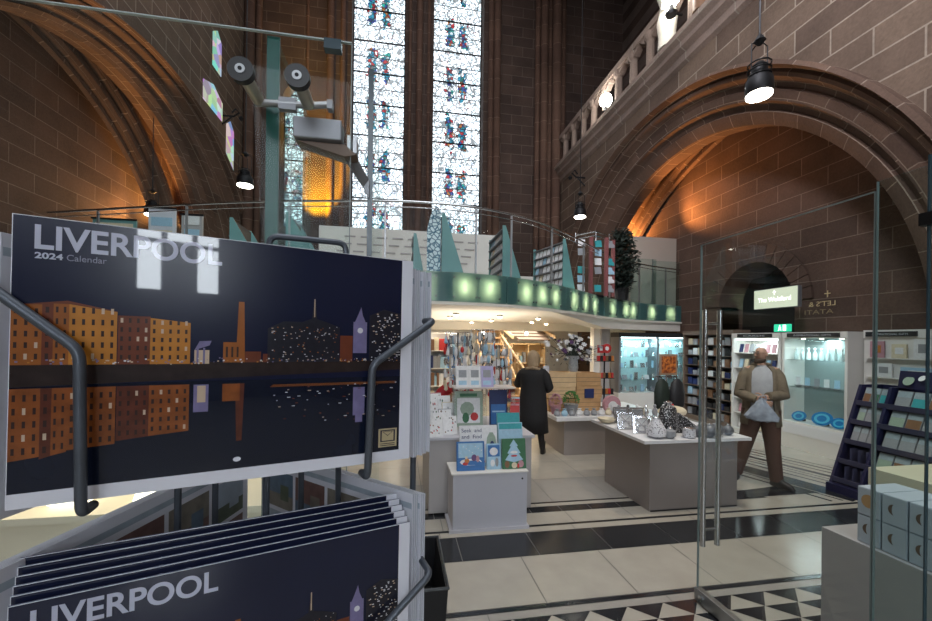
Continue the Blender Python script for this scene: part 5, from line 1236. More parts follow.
for i, z in enumerate(tz):
    x = slx(z)
    MB().prism([(x-.02, YR+.03, z), (x+.30, YR+.03, z+.02), (x+.30, YR+.03, z+.035), (x-.01, YR+.03, z+.015), (x-.015, YR+.03, z+.06), (x-.03, YR+.03, z+.06)], (0, YL-YR-.06, 0)).build('tier', mat('navy_edge', (.06, .06, .11), .4), nr)
for i, z in enumerate(tz):
    x = slx(z)+.03
    if i == 0: pass
    for bay, (ya, yb, n) in enumerate(((YL-.05, YM+.01, 3), (YM-.06, YR+.06, 6))):
        for k in range(n):
            y = ya - (ya-yb)*(k+.5)/n; w_ = (ya-yb)/n*.93
            if i == 0 or (i in (1,) and bay == 0):
                MB().box(x-.02, x+.16, y-w_*.58, y-w_*.55, z+.04, z+.2).build('divider', 'navy_edge', nr)
                if bay == 0 or k > 4: continue
            M = Matrix.Translation((x, y, z+.03)) @ Matrix.Rotation(.38, 4, 'Y')
            g = random.choice(['sage green', 'grey', 'grey', 'teal', 'green', 'brown'])
            m = MB()
            def bx(x0, x1, y0, y1, z0, z1, mi): m.add([M @ Vector(p) for p in [(x0,y0,z0),(x1,y0,z0),(x1,y1,z0),(x0,y1,z0),(x0,y0,z1),(x1,y0,z1),(x1,y1,z1),(x0,y1,z1)]], [(0,3,2,1),(4,5,6,7),(0,1,5,4),(1,2,6,5),(2,3,7,6),(3,0,4,7)], mi)
            bx(0, .012, -w_/2, w_/2, 0, .205, 0); bx(-.001, 0, -w_/2+.006, w_/2-.006, .01, .125, 1); bx(-.001, 0, -w_/2+.006, w_/2-.006, .128, .195, 2)
            m2 = [mat('pack_edge', (.24, .25, .27), .3), cm(g), mat('sky_print', (.30, .36, .40), .35, var=.3, scale=50)]
            tag(m.build('postcard_pack', m2), '%s postcard, %s bay of the navy rack, %s tier up, %s from left' % (g, ('left', 'right')[bay], ORD[i], ORD[k]), 'postcard', 'postcards in the navy rack')
# ---- signs
sg = thing('lightbox_sign', 'glowing pale lightbox sign hung in the small stone archway', 'sign', (7.0, 6.36, 2.47))
MB().box(7.0, 7.08, 5.92, 6.80, 2.47, 2.85).build('box_frame', 'aluminium', sg); MB().box(6.99, 7.0, 5.93, 6.79, 2.48, 2.84).build('lit_face', 'sign_lit', sg)
text('lettering', 'The Welsford', .66, basis((6.985, 6.70, 2.60), (0, -1, 0), (0, 0, 1)), mat('sign_ink', (1, 1, 1), .5, 0, (1, 1, .95), 1.7), sg, height=.085)
c_ = MB(); c_.box(6.984, 6.986, 6.355, 6.365, 2.72, 2.81); c_.box(6.984, 6.986, 6.33, 6.39, 2.77, 2.78); c_.build('cross_emblem', 'sign_ink', sg)
for y in (6.5, 6.72): MB().tube([(7.04, y, 2.85), (7.04, y, 2.98), (8.5, y, 3.02)], .008, 6).build('hanger', 'black_metal', sg)
ex = thing('exit_sign', 'small green running figure exit sign below the lightbox', 'sign', (7.15, 6.34, 2.03))
MB().box(7.12, 7.2, 6.20, 6.48, 2.03, 2.17).build('sign_box', 'exit_green', ex)
b = MB(); b.box(7.115, 7.12, 6.34, 6.38, 2.08, 2.12); b.tube([(7.117, 6.36, 2.14), (7.112, 6.36, 2.14)], .012, 8); b.prism([(7.115, 6.38, 2.045), (7.115, 6.40, 2.05), (7.115, 6.37, 2.085), (7.115, 6.35, 2.08)], (.005, 0, 0)); b.prism([(7.115, 6.34, 2.05), (7.115, 6.33, 2.045), (7.115, 6.34, 2.085), (7.115, 6.36, 2.08)], (.005, 0, 0)); b.build('running_figure', 'exit_white', ex)
b = MB(); b.box(7.115, 7.12, 6.24, 6.30, 2.045, 2.155); b.build('doorway_symbol', 'exit_white', ex)
# reversed gold lettering on the stone wall (reads mirrored, as in the photo)
gl = thing('gold_lettering', 'faint reversed gold lettering with a small cross on the stone wall right of the lightbox', 'lettering', (7.53, 6.0, 2.45))
text('upper_line', "LET'S &", .46, basis((7.54, 5.72, 2.49), (0, 1, 0), (0, 0, 1)), 'gold', gl, height=.09)
text('lower_line', 'ATATI', .5, basis((7.54, 5.75, 2.35), (0, 1, 0), (0, 0, 1)), mat('gold_faint', (.3, .23, .13), .5, .3), gl, height=.08)
b = MB(); b.box(7.535, 7.54, 5.84, 5.855, 2.64, 2.76); b.box(7.53, 7.54, 5.80, 5.895, 2.70, 2.715); b.build('cross', 'gold', gl)
# ================================================================== PEOPLE
def skin_body(name, joints, edges, root_i, material, T, parent, fingers):
    """joints: {name:(pos, rx, ry)}; grows one continuous surface along the edges"""
    keys = list(joints); vs = [joints[k][0] for k in keys]; es = [(keys.index(a), keys.index(b)) for a, b in edges]
    rad = [(joints[k][1], joints[k][2]) for k in keys]
    for chain in fingers:      # (parent key, [(pos, r)...])
        prev = keys.index(chain[0])
        for p, r in chain[1]:
            vs.append(p); rad.append((r, r)); es.append((prev, len(vs)-1)); prev = len(vs)-1
    me = bpy.data.meshes.new(name); me.from_pydata([tuple(v) for v in vs], es, []); tmp = bpy.data.objects.new(name + '_tmp', me); COL.objects.link(tmp)
    sk = tmp.modifiers.new('skin', 'SKIN'); sk.use_smooth_shade = True
    ss = tmp.modifiers.new('subdivision', 'SUBSURF'); ss.levels = 2; ss.render_levels = 2
    if not me.skin_vertices: 
        bm = bmesh.new(); bm.from_mesh(me); bm.verts.layers.skin.verify(); bm.to_mesh(me); bm.free()
    for i, sv in enumerate(me.skin_vertices[0].data): sv.radius = rad[i]; sv.use_root = (i == keys.index(root_i))
    dg = bpy.context.evaluated_depsgraph_get(); dg.update()
    out = bpy.data.meshes.new_from_object(tmp.evaluated_get(dg)); bpy.data.objects.remove(tmp)
    mb = MB(); mb.add([T @ v.co for v in out.vertices], [tuple(p.vertices) for p in out.polygons]); bpy.data.meshes.remove(out)
    return mb.build('body', material, parent, smooth=True)
def hand(wr, d, palm_n, side, curl=.5, s=1.0):
    """five unequal finger chains rooted in the palm; d = forearm direction, palm_n = towards the palm"""
    d = Vector(d).normalized(); n = Vector(palm_n).normalized(); w = d.cross(n).normalized()*side; out = []
    base = Vector(wr)
    for k, (o_, L_) in enumerate(((-.030, .066), (-.010, .075), (.011, .071), (.031, .055))):
        b0 = base + d*.085*s + w*o_*s; a = curl
        d1 = (d*math.cos(a*.6) + n*math.sin(a*.6)); d2 = (d*math.cos(a*1.5) + n*math.sin(a*1.5)); d3 = (d*math.cos(a*2.2) + n*math.sin(a*2.2))
        out.append([(b0, .011*s), (b0 + d1*L_*.45*s, .0095*s), (b0 + d1*L_*.45*s + d2*L_*.35*s, .0085*s), (b0 + d1*L_*.45*s + d2*L_*.35*s + d3*L_*.25*s, .007*s)])
    t0 = base + d*.03*s - w*.032*s
    out.append([(t0, .012*s), (t0 + (d*.6 - w*.8)*.035*s + n*.008, .0105*s), (t0 + (d*.9 - w*.6)*.062*s + n*.02, .0085*s)])
    return out
def ring(c, rx, ry, n=20, rz=0.0, tx=0.0, ty=0.0, a0=0.0, a1=None):
    R = []; cl = a1 is None
    for k in range(n if cl else n+1):
        a = (2*PI*k/n) if cl else lerp(a0, a1, k/n)
        x, y = rx*math.cos(a), ry*math.sin(a); X_, Y_ = x*math.cos(rz)-y*math.sin(rz), x*math.sin(rz)+y*math.cos(rz)
        R.append(Vector((c[0]+X_, c[1]+Y_, c[2]+tx*X_+ty*Y_)))
    return R
def cloth(name, rings_, material, parent, T, closed=True, thick=.006, caps=False):
    mb = MB(); mb.rings([[T @ p for p in r] for r in rings_], 0, closed, caps)
    o = mb.build(name, material, parent, smooth=True)
    if thick: sm = o.modifiers.new('thickness', 'SOLIDIFY'); sm.thickness = thick; sm.offset = 0
    return o
def limb(name, pts, radii, material, parent, T, n=14):
    mb = MB(); P_ = [Vector(p) for p in pts]
    Q, RR = [], []
    for i in range(len(P_)-1):
        for k in range(4):
            t = k/4; Q.append(P_[i].lerp(P_[i+1], t)); RR.append(lerp(radii[i], radii[i+1], t))
    Q.append(P_[-1]); RR.append(radii[-1])
    mb.tube([T @ q for q in Q], RR, n); return mb.build(name, material, parent, smooth=True)
mat('skin', (.50, .30, .22), .55, var=.06); mat('skin_light', (.58, .38, .30), .55, var=.06)
mat('coat_black', (.010, .010, .012), .8, var=.3); mat('hair_blonde', (.33, .235, .14), .6, var=.35, scale=60); mat('hair_brown', (.05, .03, .02), .7, var=.3)
mat('jacket_olive', (.17, .135, .095), .8, var=.55, scale=9); mat('shirt_grey', (.40, .41, .44), .75, var=.2, scale=16); mat('trouser_brown', (.085, .040, .028), .8, var=.25)
mat('leather_black', (.012, .011, .011), .45); mat('bag_fabric', (.30, .34, .41), .7, var=.7, scale=14); mat('tights', (.012, .011, .012), .7)

def xf(loc, rz): return Matrix.Translation(loc) @ Matrix.Rotation(rz, 4, 'Z')
# person frame: faces -Y, left hand at +X, feet at z = 0
def person_joints(H, lh, rh, le, re, lk, rk, la, ra, headshift=(0, 0)):
    h = H
    j = {'pelvis': ((0, 0, .53*h), .105, .085), 'waist': ((0, 0, .60*h), .095, .075), 'chest': ((0, -.005, .71*h), .115, .085), 'collar': ((0, .005, .81*h), .085, .06), 'neck': ((0, 0, .855*h), .042, .042),
         'jaw': ((headshift[0]*.5, headshift[1]*.5, .885*h), .052, .055), 'skull': ((headshift[0], headshift[1], .935*h), .070, .085), 'crown': ((headshift[0], headshift[1]+.01, .972*h), .050, .062),
         'lsh': ((.165, .01, .805*h), .05, .05), 'lel': (le, .038, .038), 'lwr': (lh, .024, .028), 'rsh': ((-.165, .01, .805*h), .05, .05), 'rel': (re, .038, .038), 'rwr': (rh, .024, .028),
         'lhip': ((.085, 0, .50*h), .075, .075), 'lkn': (lk, .052, .052), 'lan': (la, .036, .036), 'lto': ((la[0]+.01, la[1]-.13, .035), .034, .026),
         'rhip': ((-.085, 0, .50*h), .075, .075), 'rkn': (rk, .052, .052), 'ran': (ra, .036, .036), 'rto': ((ra[0]-.01, ra[1]-.13, .035), .034, .026)}
    e = [('pelvis', 'waist'), ('waist', 'chest'), ('chest', 'collar'), ('collar', 'neck'), ('neck', 'jaw'), ('jaw', 'skull'), ('skull', 'crown'), ('collar', 'lsh'), ('lsh', 'lel'), ('lel', 'lwr'), ('collar', 'rsh'), ('rsh', 'rel'), ('rel', 'rwr'),
         ('pelvis', 'lhip'), ('lhip', 'lkn'), ('lkn', 'lan'), ('lan', 'lto'), ('pelvis', 'rhip'), ('rhip', 'rkn'), ('rkn', 'ran'), ('ran', 'rto')]
    return j, e
def palm(j, e, key, side, d, n, curl):
    w = Vector(j[key][0]); d = Vector(d).normalized(); p = w + d*.05; k2 = key + 'p'; j[k2] = (tuple(p), .030, .018); e.append((key, k2)); 
    return [(k2, c) for c in hand(w, d, n, side, curl)]
def face(T, c, yaw, parent, skinm, R=(.072, .09, .11), eyes='c_black', lips=(.35, .13, .11)):
    M = T @ Matrix.Translation(c) @ Matrix.Rotation(yaw, 4, 'Z')
    def el(nm, p, r, mm):
        mb = MB(); mb.ell((0, 0, 0), r, 10, 8); mb.v = [M @ (Vector(p) + v) for v in mb.v]; mb.build(nm, mm, parent, smooth=True)
    for s in (-1, 1):
        el('ear', (s*R[0]*1.0, .012, -.005), (.010, .018, .030), skinm)
        el('eye', (s*.028, -R[1]*.86, .008), (.012, .009, .007), 'c_white'); el('pupil', (s*.028, -R[1]*.86-.007, .008), (.005, .004, .005), eyes)
        el('brow', (s*.028, -R[1]*.90, .026), (.018, .006, .004), 'hair_brown')
    mb = MB(); mb.prism([M @ Vector((-.007, -R[1]*.88, .012)), M @ Vector((.007, -R[1]*.88, .012)), M @ Vector((.014, -R[1]*.9, -.028)), M @ Vector((-.014, -R[1]*.9, -.028))], (M.to_3x3() @ Vector((0, -.020, -.006)))); o = mb.build('nose', skinm, parent, smooth=True, bevel=.005)
    el('mouth', (0, -R[1]*.86, -.052), (.022, .007, .006), mat('lips_%s' % skinm, lips, .5))
    return M
# ---- woman in black, back to the camera, right forearm raised
WL = (2.13, 6.02, 0.0); WR = math.radians(152)
Tw = xf(WL, WR)
wm = thing('person', 'woman in a long black coat seen from behind, blonde hair, one hand raised', 'person', WL)
le, lh = (-.0+.235, -.10, 1.10), (.215, -.33, 1.17)
re, rh = (-.23, -.02, 1.08), (-.235, -.20, .98)
j, e = person_joints(1.64, (.215, -.33, 1.17), (-.20, -.20, 1.0), (.245, -.10, 1.10), (-.235, .0, 1.07), (.10, -.03, .47), (-.11, -.01, .47), (.12, .08, .075), (-.15, -.06, .075))
fg = palm(j, e, 'lwr', 1, (-.1, -.5, .85), (-1, -.2, 0), .7) + palm(j, e, 'rwr', -1, (.2, -.8, -.4), (1, 0, 0), .6)
# the body includes a head
skin_body('woman', j, e, 'pelvis', 'skin_light', Tw, wm, fg)
face(Tw, (0, 0, .925*1.64), -.25, wm, 'skin_light')
H = 1.64
cloth('coat', [ring((0, .01, .36), .25, .205), ring((0, .01, .60), .235, .19), ring((0, .01, .85), .215, .17), ring((0, 0, 1.0), .20, .15), ring((0, 0, 1.15), .205, .15), ring((0, .01, 1.26), .215, .145), ring((0, .01, 1.335), .205, .115), ring((0, .01, 1.375), .13, .085), ring((0, .01, 1.40), .068, .07)], 'coat_black', wm, Tw)
limb('sleeve', [(.135, .01, 1.325), (.19, -.01, 1.24), (.255, -.09, 1.10), (.215, -.31, 1.165)], [.062, .080, .072, .052], 'coat_black', wm, Tw)
limb('sleeve', [(-.135, .01, 1.325), (-.19, .0, 1.24), (-.25, .0, 1.07), (-.205, -.185, 1.005)], [.062, .080, .072, .052], 'coat_black', wm, Tw)
for s, kn, an in ((1, (.10, -.03, .47), (.12, .08, .09)), (-1, (-.11, -.01, .47), (-.15, -.06, .09))):
    limb('tights', [(s*.09, 0, .75), kn, an], [.085, .060, .045], 'tights', wm, Tw)
    mb = MB(); mb.rings([[Tw @ p for p in ring((an[0], an[1]-.05*f, z), rx, ry)] for z, rx, ry, f in ((0.0, .043, .115, 1.4), (.02, .046, .12, 1.4), (.06, .043, .10, 1.0), (.10, .044, .056, .1), (.17, .05, .055, 0), (.20, .052, .056, 0))]); mb.build('boot', 'leather_black', wm, smooth=True)
hb_ = MB(); hc = (0, .018, .935*H)
hb_.rings([[Tw @ p for p in ring((0, c_, z), rx, ry)] for z, rx, ry, c_ in ((1.34, .055, .03, .085), (1.37, .078, .050, .078), (1.43, .102, .085, .045), (1.50, .098, .104, .022), (1.56, .095, .108, .012), (1.61, .076, .09, .012), (1.64, .045, .05, .012), (1.652, .01, .012, .012))])
hb_.build('hair', 'hair_blonde', wm, smooth=True)
sc_ = MB(); sc_.tube([Tw @ Vector(p) for p in [(.10, .09, 1.36), (0, .13, 1.38), (-.10, .09, 1.36), (-.12, -.04, 1.36)]], .022, 8); sc_.build('scarf', 'hair_blonde', wm, smooth=True)
cardboard = MB().obox((2.46, 6.32, 1.30), (.12, .012, .16), 0.3); tag(cardboard.build('small_card', 'white_card'), 'small white card held up by the woman in black', 'card')

# ---- man, mid stride, olive jacket, holding a pale bag
ML = (4.64, 4.39, 0.0); MR = math.radians(-42)
Tm = xf(ML, MR) @ Matrix.Diagonal((.97, .97, 1.02, 1))
mn = thing('person', 'bald bearded man in an open olive jacket and brown trousers holding a pale bag', 'person', ML)
Hm = 1.77
yaw = -.75
j, e = person_joints(Hm, (.02, -.27, 1.12), (-.02, -.29, 1.07), (.225, -.05, 1.13), (-.225, -.03, 1.12), (.12, -.10, .50), (-.11, .03, .49), (.17, -.04, .08), (-.26, .10, .08), (-.01, -.02))
j['lto'] = ((.27, -.12, .035), .034, .026)
j['skull'] = (j['skull'][0], .078, .092); j['lsh'] = ((.165, .01, .81*Hm), .05, .05); j['rsh'] = ((-.165, .01, .81*Hm), .055, .055)
fg = palm(j, e, 'lwr', 1, (-.95, -.1, -.3), (0, .9, -.3), .8) + palm(j, e, 'rwr', -1, (.9, -.1, -.35), (0, .9, -.3), .9)
skin_body('man', j, e, 'pelvis', 'skin', Tm, mn, fg)
MF = face(Tm, (-.01, -.02, .925*Hm), yaw, mn, 'skin', lips=(.25, .09, .08))
mb = MB(); mb.rings([[MF @ p for p in ring((0, c_, z), rx, ry, 16, a0=PI*.98, a1=PI*2.02)] for z, rx, ry, c_ in ((-.125, .030, .045, -.035), (-.11, .056, .083, -.01), (-.09, .068, .091, .0), (-.066, .072, .094, .0))], 0, False, False)
bo = mb.build('beard', 'hair_brown', mn, smooth=True); sm = bo.modifiers.new('thickness', 'SOLIDIFY'); sm.thickness = .014
mb = MB(); mb.ell((0, 0, 0), (.03, .010, .008), 8, 6); mb.v = [MF @ (v + Vector((0, -.088, -.036))) for v in mb.v]; mb.build('moustache', 'hair_brown', mn, smooth=True)
mb = MB()
for s in (-1, 1): mb.tube([MF @ Vector((s*.030+.020*math.cos(a*PI/8), -.098, .008+.015*math.sin(a*PI/8))) for a in range(17)], .0022, 5)
mb.tube([MF @ Vector((-.01, -.1, .01)), MF @ Vector((.01, -.1, .01))], .002, 5)
for s in (-1, 1): mb.tube([MF @ Vector((s*.05, -.096, .01)), MF @ Vector((s*.074, .01, .008))], .002, 5)
mb.build('glasses', 'black_metal', mn)
cloth('shirt', [ring((0, -.005, .88), .175, .14), ring((0, -.005, 1.0), .175, .145), ring((0, -.005, 1.15), .175, .145), ring((0, -.005, 1.3), .185, .135), ring((0, 0, 1.41), .17, .11), ring((0, .005, 1.465), .10, .075), ring((0, .0, 1.49), .068, .066)], 'shirt_grey', mn, Tm)
ja0, ja1 = -PI/2 + .62, -PI/2 + 2*PI - .62
cloth('jacket', [ring((0, .02, z), rx, ry, 26, a0=-PI/2+g, a1=-PI/2+2*PI-g) for z, rx, ry, g in ((.74, .225, .22, .75), (.85, .215, .21, .72), (1.0, .20, .185, .66), (1.15, .197, .175, .62), (1.3, .202, .165, .60), (1.41, .190, .135, .60), (1.46, .15, .105, .55), (1.49, .100, .085, .5))], 'jacket_olive', mn, Tm, closed=False, thick=.012)
cloth('collar', [ring((0, .012, z), rx, ry, 18, a0=-PI/2+.55, a1=-PI/2+2*PI-.55) for z, rx, ry in ((1.475, .105, .09), (1.52, .085, .082), (1.50, .115, .105))], 'jacket_olive', mn, Tm, closed=False, thick=.008)
limb('sleeve', [(.135, .01, 1.435), (.18, .0, 1.35), (.232, -.045, 1.13), (.05, -.26, 1.125)], [.058, .074, .068, .050], 'jacket_olive', mn, Tm)
limb('sleeve', [(-.135, .01, 1.435), (-.18, .0, 1.35), (-.238, -.025, 1.12), (-.055, -.275, 1.075)], [.058, .074, .068, .050], 'jacket_olive', mn, Tm)
for s, kn, an in ((1, (.12, -.07, .50), (.17, -.04, .07)), (-1, (-.16, .0, .49), (-.26, .10, .07))):
    limb('trouser_leg', [(s*.09, 0, .93), (s*.10, -.01, .80), kn, an], [.125, .115, .085, .072], 'trouser_brown', mn, Tm)
    M2 = Matrix.Translation((an[0], an[1], 0)) @ Matrix.Rotation(.95 if s > 0 else -.2, 4, 'Z')
    mb = MB(); mb.rings([[Tm @ (M2 @ p) for p in ring((0, -.055*f, z + (0.0 if s > 0 else .0)), rx, ry)] for z, rx, ry, f in ((0.0, .050, .145, 1.2), (.025, .053, .15, 1.2), (.06, .048, .125, 1.0), (.09, .046, .075, .3), (.12, .046, .055, 0))]); mb.build('shoe', 'leather_black', mn, smooth=True)
pb_ = MB(); pb_.rings([[Tm @ p for p in ring((.0, .0, .84), .16, .125)], [Tm @ p for p in ring((.0, .0, .96), .165, .13)]]); pb_.build('trouser_waist', 'trouser_brown', mn, smooth=True)
bg = thing('cloth_bag', 'crumpled pale blue grey bag held in front by the man in the olive jacket', 'bag', tuple(Tm @ Vector((-.03, -.30, .80))))
mb = MB(); random.seed(11)
R = []
for z, rx, ry in ((.83, .06, .03), (.845, .165, .05), (.89, .18, .055), (.94, .14, .055), (1.0, .10, .045), (1.06, .05, .03), (1.10, .03, .02)):
    R.append([Tm @ (p + Vector((random.uniform(-.012, .012), random.uniform(-.012, .012), random.uniform(-.012, .012)))) for p in ring((-.02, -.325, z), rx, ry, 18)])
mb.rings(R); mb.build('bag_body', 'bag_fabric', bg, smooth=True)
mb = MB(); mb.tube([Tm @ Vector(p) for p in ((-.05, -.32, 1.08), (-.03, -.345, 1.13), (.02, -.335, 1.14), (.03, -.32, 1.08))], .008, 6); mb.build('handle', 'bag_fabric', bg)
# ================================================================== CALENDARS AND THEIR RACK
random.seed(21)
mat('cal_night', (.007, .010, .032), .22, coat=.5, spec=.2, var=.25, scale=14)
mat('cal_water', (.005, .008, .020), .22, coat=.5, spec=.2, var=.4, scale=20)
mat('cal_quay', (.024, .016, .015), .25, coat=.5, spec=.2, var=.6, scale=80)
mat('cal_orange', (.42, .165, .022), .3, coat=.5, spec=.2, var=.35, scale=60); mat('cal_orange_dim', (.27, .085, .016), .3, coat=.5, spec=.2, var=.35, scale=60)
mat('cal_rust', (.13, .032, .014), .3, coat=.5, spec=.2, var=.35, scale=60); mat('cal_orange_water', (.20, .058, .014), .3, coat=.5, spec=.2, var=.6, scale=90); mat('cal_rust_water', (.085, .022, .012), .3, coat=.5, spec=.2, var=.6, scale=90)
mat('cal_window', (.030, .014, .012), .3, coat=.5, spec=.2); mat('cal_white', (.62, .62, .66), .3, coat=.4); mat('cal_dark', (.010, .010, .018), .3, coat=.5, spec=.2, var=.6, scale=200)
mat('cal_purple', (.16, .14, .27), .3, coat=.5, spec=.2, var=.4, scale=90); mat('cal_lights', (.50, .38, .28), .3, coat=.5, spec=.2); mat('cal_title', (.46, .48, .60), .3, coat=.5, spec=.2)
mat('cal_gold', (.42, .34, .20), .35); mat('cal_green', (.03, .20, .14), .3, coat=.5, spec=.2); mat('cal_stack_blue', (.030, .045, .13), .12, coat=.8)
CW, CH, CT = .3005, .210, .0013
def cal_art():
    m = MB(); idx = ['cal_night', 'cal_water', 'cal_quay', 'cal_orange', 'cal_orange_dim', 'cal_rust', 'cal_orange_water', 'cal_rust_water', 'cal_window', 'cal_white', 'cal_dark', 'cal_purple', 'cal_lights', 'cal_gold', 'cal_green', 'white_card']
    def q(pts, mm, lay): m.poly([(u - CW/2, -.0003 - .00006*lay, v) for u, v in pts], idx.index(mm))
    def r(u0, v0, u1, v1, mm, lay): q([(u0, v0), (u1, v0), (u1, v1), (u0, v1)], mm, lay)
    r(0, 0, CW, CH, 'white_card', 0)
    r(0.0005, .0108, .2885, .2095, 'cal_night', 1)
    r(0.0005, .0108, .2885, .088, 'cal_water', 2)
    q([(.0005, .0865), (.2885, .0950), (.2885, .1045), (.0005, .1035)], 'cal_quay', 3)
    # warehouse blocks and their reflections
    def block(u0, u1, v1, mm, cols, rows, rb, mw, v1r=None):
        v1r = v1r or v1
        q([(u0, .1025), (u1, .1025), (u1, v1r), (u0, v1)], mm, 4)
        q([(u0, .0855), (u1, .0855), (u1, rb), (u0, rb-.002)], mw, 4)
        for i in range(cols):
            for k in range(rows):
                uu = lerp(u0, u1, (i+.3)/cols); w_ = (u1-u0)/cols*.32; vv = .1045 + (v1-.1045)*(k+.25)/rows; hh = (v1-.1045)/rows*.5
                r(uu, vv, uu+w_, vv+hh, 'cal_window' if random.random() > .12 else 'cal_lights', 5)
                vr = .0835 - (.0835-rb)*(k+.75)/rows; hr = (.0835-rb)/rows*.5
                r(uu, vr, uu+w_, vr+hr, 'cal_window' if random.random() > .1 else 'cal_lights', 5)
    block(.0005, .0165, .1455, 'cal_orange_dim', 3, 5, .036, 'cal_orange_water', .1465); block(.0165, .0225, .147, 'cal_rust', 1, 5, .036, 'cal_rust_water')
    block(.0225, .0310, .1475, 'cal_orange_dim', 2, 5, .038, 'cal_orange_water'); block(.0310, .0585, .1475, 'cal_orange', 5, 5, .041, 'cal_orange_water', .143)
    q([(.0075, .1465), (.03, .150), (.0585, .1435), (.0585, .1425), (.0005, .1455)], 'cal_rust', 3)
    block(.0590, .0790, .1405, 'cal_rust', 4, 5, .045, 'cal_rust_water'); block(.0790, .1055, .1395, 'cal_orange', 5, 5, .047, 'cal_orange_water', .1365)
    # pale lit hall
    r(.1085, .1025, .1190, .114, 'cal_lights', 4); q([(.1085, .114), (.119, .118), (.1205, .122), (.112, .1215)], 'cal_purple', 5); r(.1100, .1025, .1115, .116, 'cal_purple', 6); r(.1145, .1025, .116, .116, 'cal_purple', 6)
    r(.1085, .062, .119, .085, 'cal_purple', 4); r(.111, .07, .117, .084, 'cal_lights', 5)
    # chimney and small orange buildings
    q([(.1385, .1035), (.1455, .1035), (.1442, .1565), (.1400, .1565)], 'cal_orange_dim', 4); q([(.1385, .085), (.1455, .085), (.1442, .035), (.1400, .035)], 'cal_rust_water', 4)
    r(.1290, .1035, .1420, .121, 'cal_orange_dim', 5); r(.1290, .070, .1420, .085, 'cal_orange_water', 5); r(.1455, .1035, .158, .113, 'cal_rust', 4); r(.1595, .1035, .165, .111, 'cal_rust', 4)
    for k in range(3): r(.131+.004*k, .108, .1325+.004*k, .117, 'cal_window', 6)
    # dark waterfront block with spire
    q([(.163, .1035), (.2260, .1035), (.2260, .137), (.214, .1415), (.206, .144), (.199, .144), (.192, .141), (.176, .141), (.163, .134)], 'cal_dark', 4)
    q([(.2000, .144), (.2050, .144), (.2035, .156), (.2028, .166), (.2015, .156)], 'cal_dark', 5); r(.2020, .146, .2030, .163, 'cal_lights', 6)
    for k in range(90):
        uu = random.uniform(.164, .225); vv = random.uniform(.105, .137); r(uu, vv, uu+random.uniform(.0006, .0016), vv+random.uniform(.0005, .0011), random.choice(['cal_lights', 'cal_white', 'cal_orange_dim']), 6)
    # clock tower
    r(.2265, .1035, .2385, .129, 'cal_rust', 4); r(.2390, .112, .2525, .143, 'cal_purple', 5); q([(.2405, .143), (.2510, .143), (.2480, .150), (.2465, .158), (.2435, .150)], 'cal_purple', 5)
    m.poly([(.2458 - CW/2 + .0028*math.cos(a*PI/6), -.00075, .1345+.0028*math.sin(a*PI/6)) for a in range(12)], idx.index('cal_white'))
    r(.2400, .050, .2515, .078, 'cal_purple', 4); r(.2425, .043, .2495, .050, 'cal_purple', 4)
    # right hand dark blocks with white windows
    q([(.2550, .1035), (.2885, .1035), (.2885, .153), (.2700, .157), (.2550, .150)], 'cal_dark', 4)
    for k in range(80):
        uu = random.uniform(.256, .286); vv = random.uniform(.106, .152); r(uu, vv, uu+random.uniform(.0008, .0022), vv+.0010, random.choice(['cal_lights', 'cal_white', 'cal_white']), 6)
    # shore lights and their glints
    for k in range(150):
        uu = random.uniform(.002, .286); vv = random.gauss(.1045, .0011); s_ = random.uniform(.0006, .0016); r(uu, vv, uu+s_, vv+s_*.8, random.choice(['cal_lights', 'cal_white', 'cal_orange', 'cal_purple']), 7)
    for k in range(60):
        uu = random.uniform(.165, .286); vv = random.uniform(.045, .083); r(uu, vv, uu+random.uniform(.0008, .003), vv+.0007, random.choice(['cal_lights', 'cal_rust', 'cal_white']), 6)
    for k in range(3): r(.166+.001*k, .081+.0008*k, .284, .0814+.0008*k, 'cal_orange_dim', 5)
    # envelope mark and hanging hole
    r(.2665, .0150, .2860, .0340, 'cal_gold', 7); r(.2685, .0205, .2840, .0325, 'cal_night', 8); r(.2700, .0215, .2825, .0315, 'cal_gold', 9)
    q([(.2705, .0310), (.2820, .0310), (.27625, .0262)], 'cal_night', 10); q([(.2715, .0306), (.2810, .0306), (.27625, .0270)], 'cal_gold', 11)
    for k in range(2): r(.2685, .0163+.0018*k, .2840, .0170+.0018*k, 'cal_night', 8)
    m.poly([(.1410 - CW/2 + .0030*math.cos(a*PI/8), -.00085, .0190+.0021*math.sin(a*PI/8)) for a in range(16)], idx.index('white_card'))
    m.build('front_picture', idx, cur)
def cal_title():
    lt = text('title_lettering', 'LIVERPOOL', .1150, basis((.0118-CW/2, -.0009, .1862), (1, 0, 0), (0, 0, 1)), 'cal_title', cur, depth=.0001, height=.0180, bold=.022)
    # thicken the strokes
    dt = text('year_lettering', '2024', .0150, basis((.0120-CW/2, -.0009, .1795), (1, 0, 0), (0, 0, 1)), 'cal_title', cur, depth=.0001, height=.0046, bold=.03)
    text('subtitle_lettering', 'Calendar', .0225, basis((.0290-CW/2, -.0009, .1795), (1, 0, 0), (0, 0, 1)), mat('cal_title_dim', (.24, .25, .34), .3, coat=.5, spec=.2), cur, depth=.0001, height=.0046)
mat('thumb_sea', (.10, .15, .21), .4, var=.5, scale=60); mat('thumb_stone', (.20, .18, .15), .4, var=.6, scale=60); mat('thumb_green', (.09, .11, .07), .4, var=.6, scale=60); mat('thumb_red', (.16, .09, .08), .4, var=.6, scale=60); mat('thumb_sky', (.34, .40, .47), .4, var=.3, scale=40)
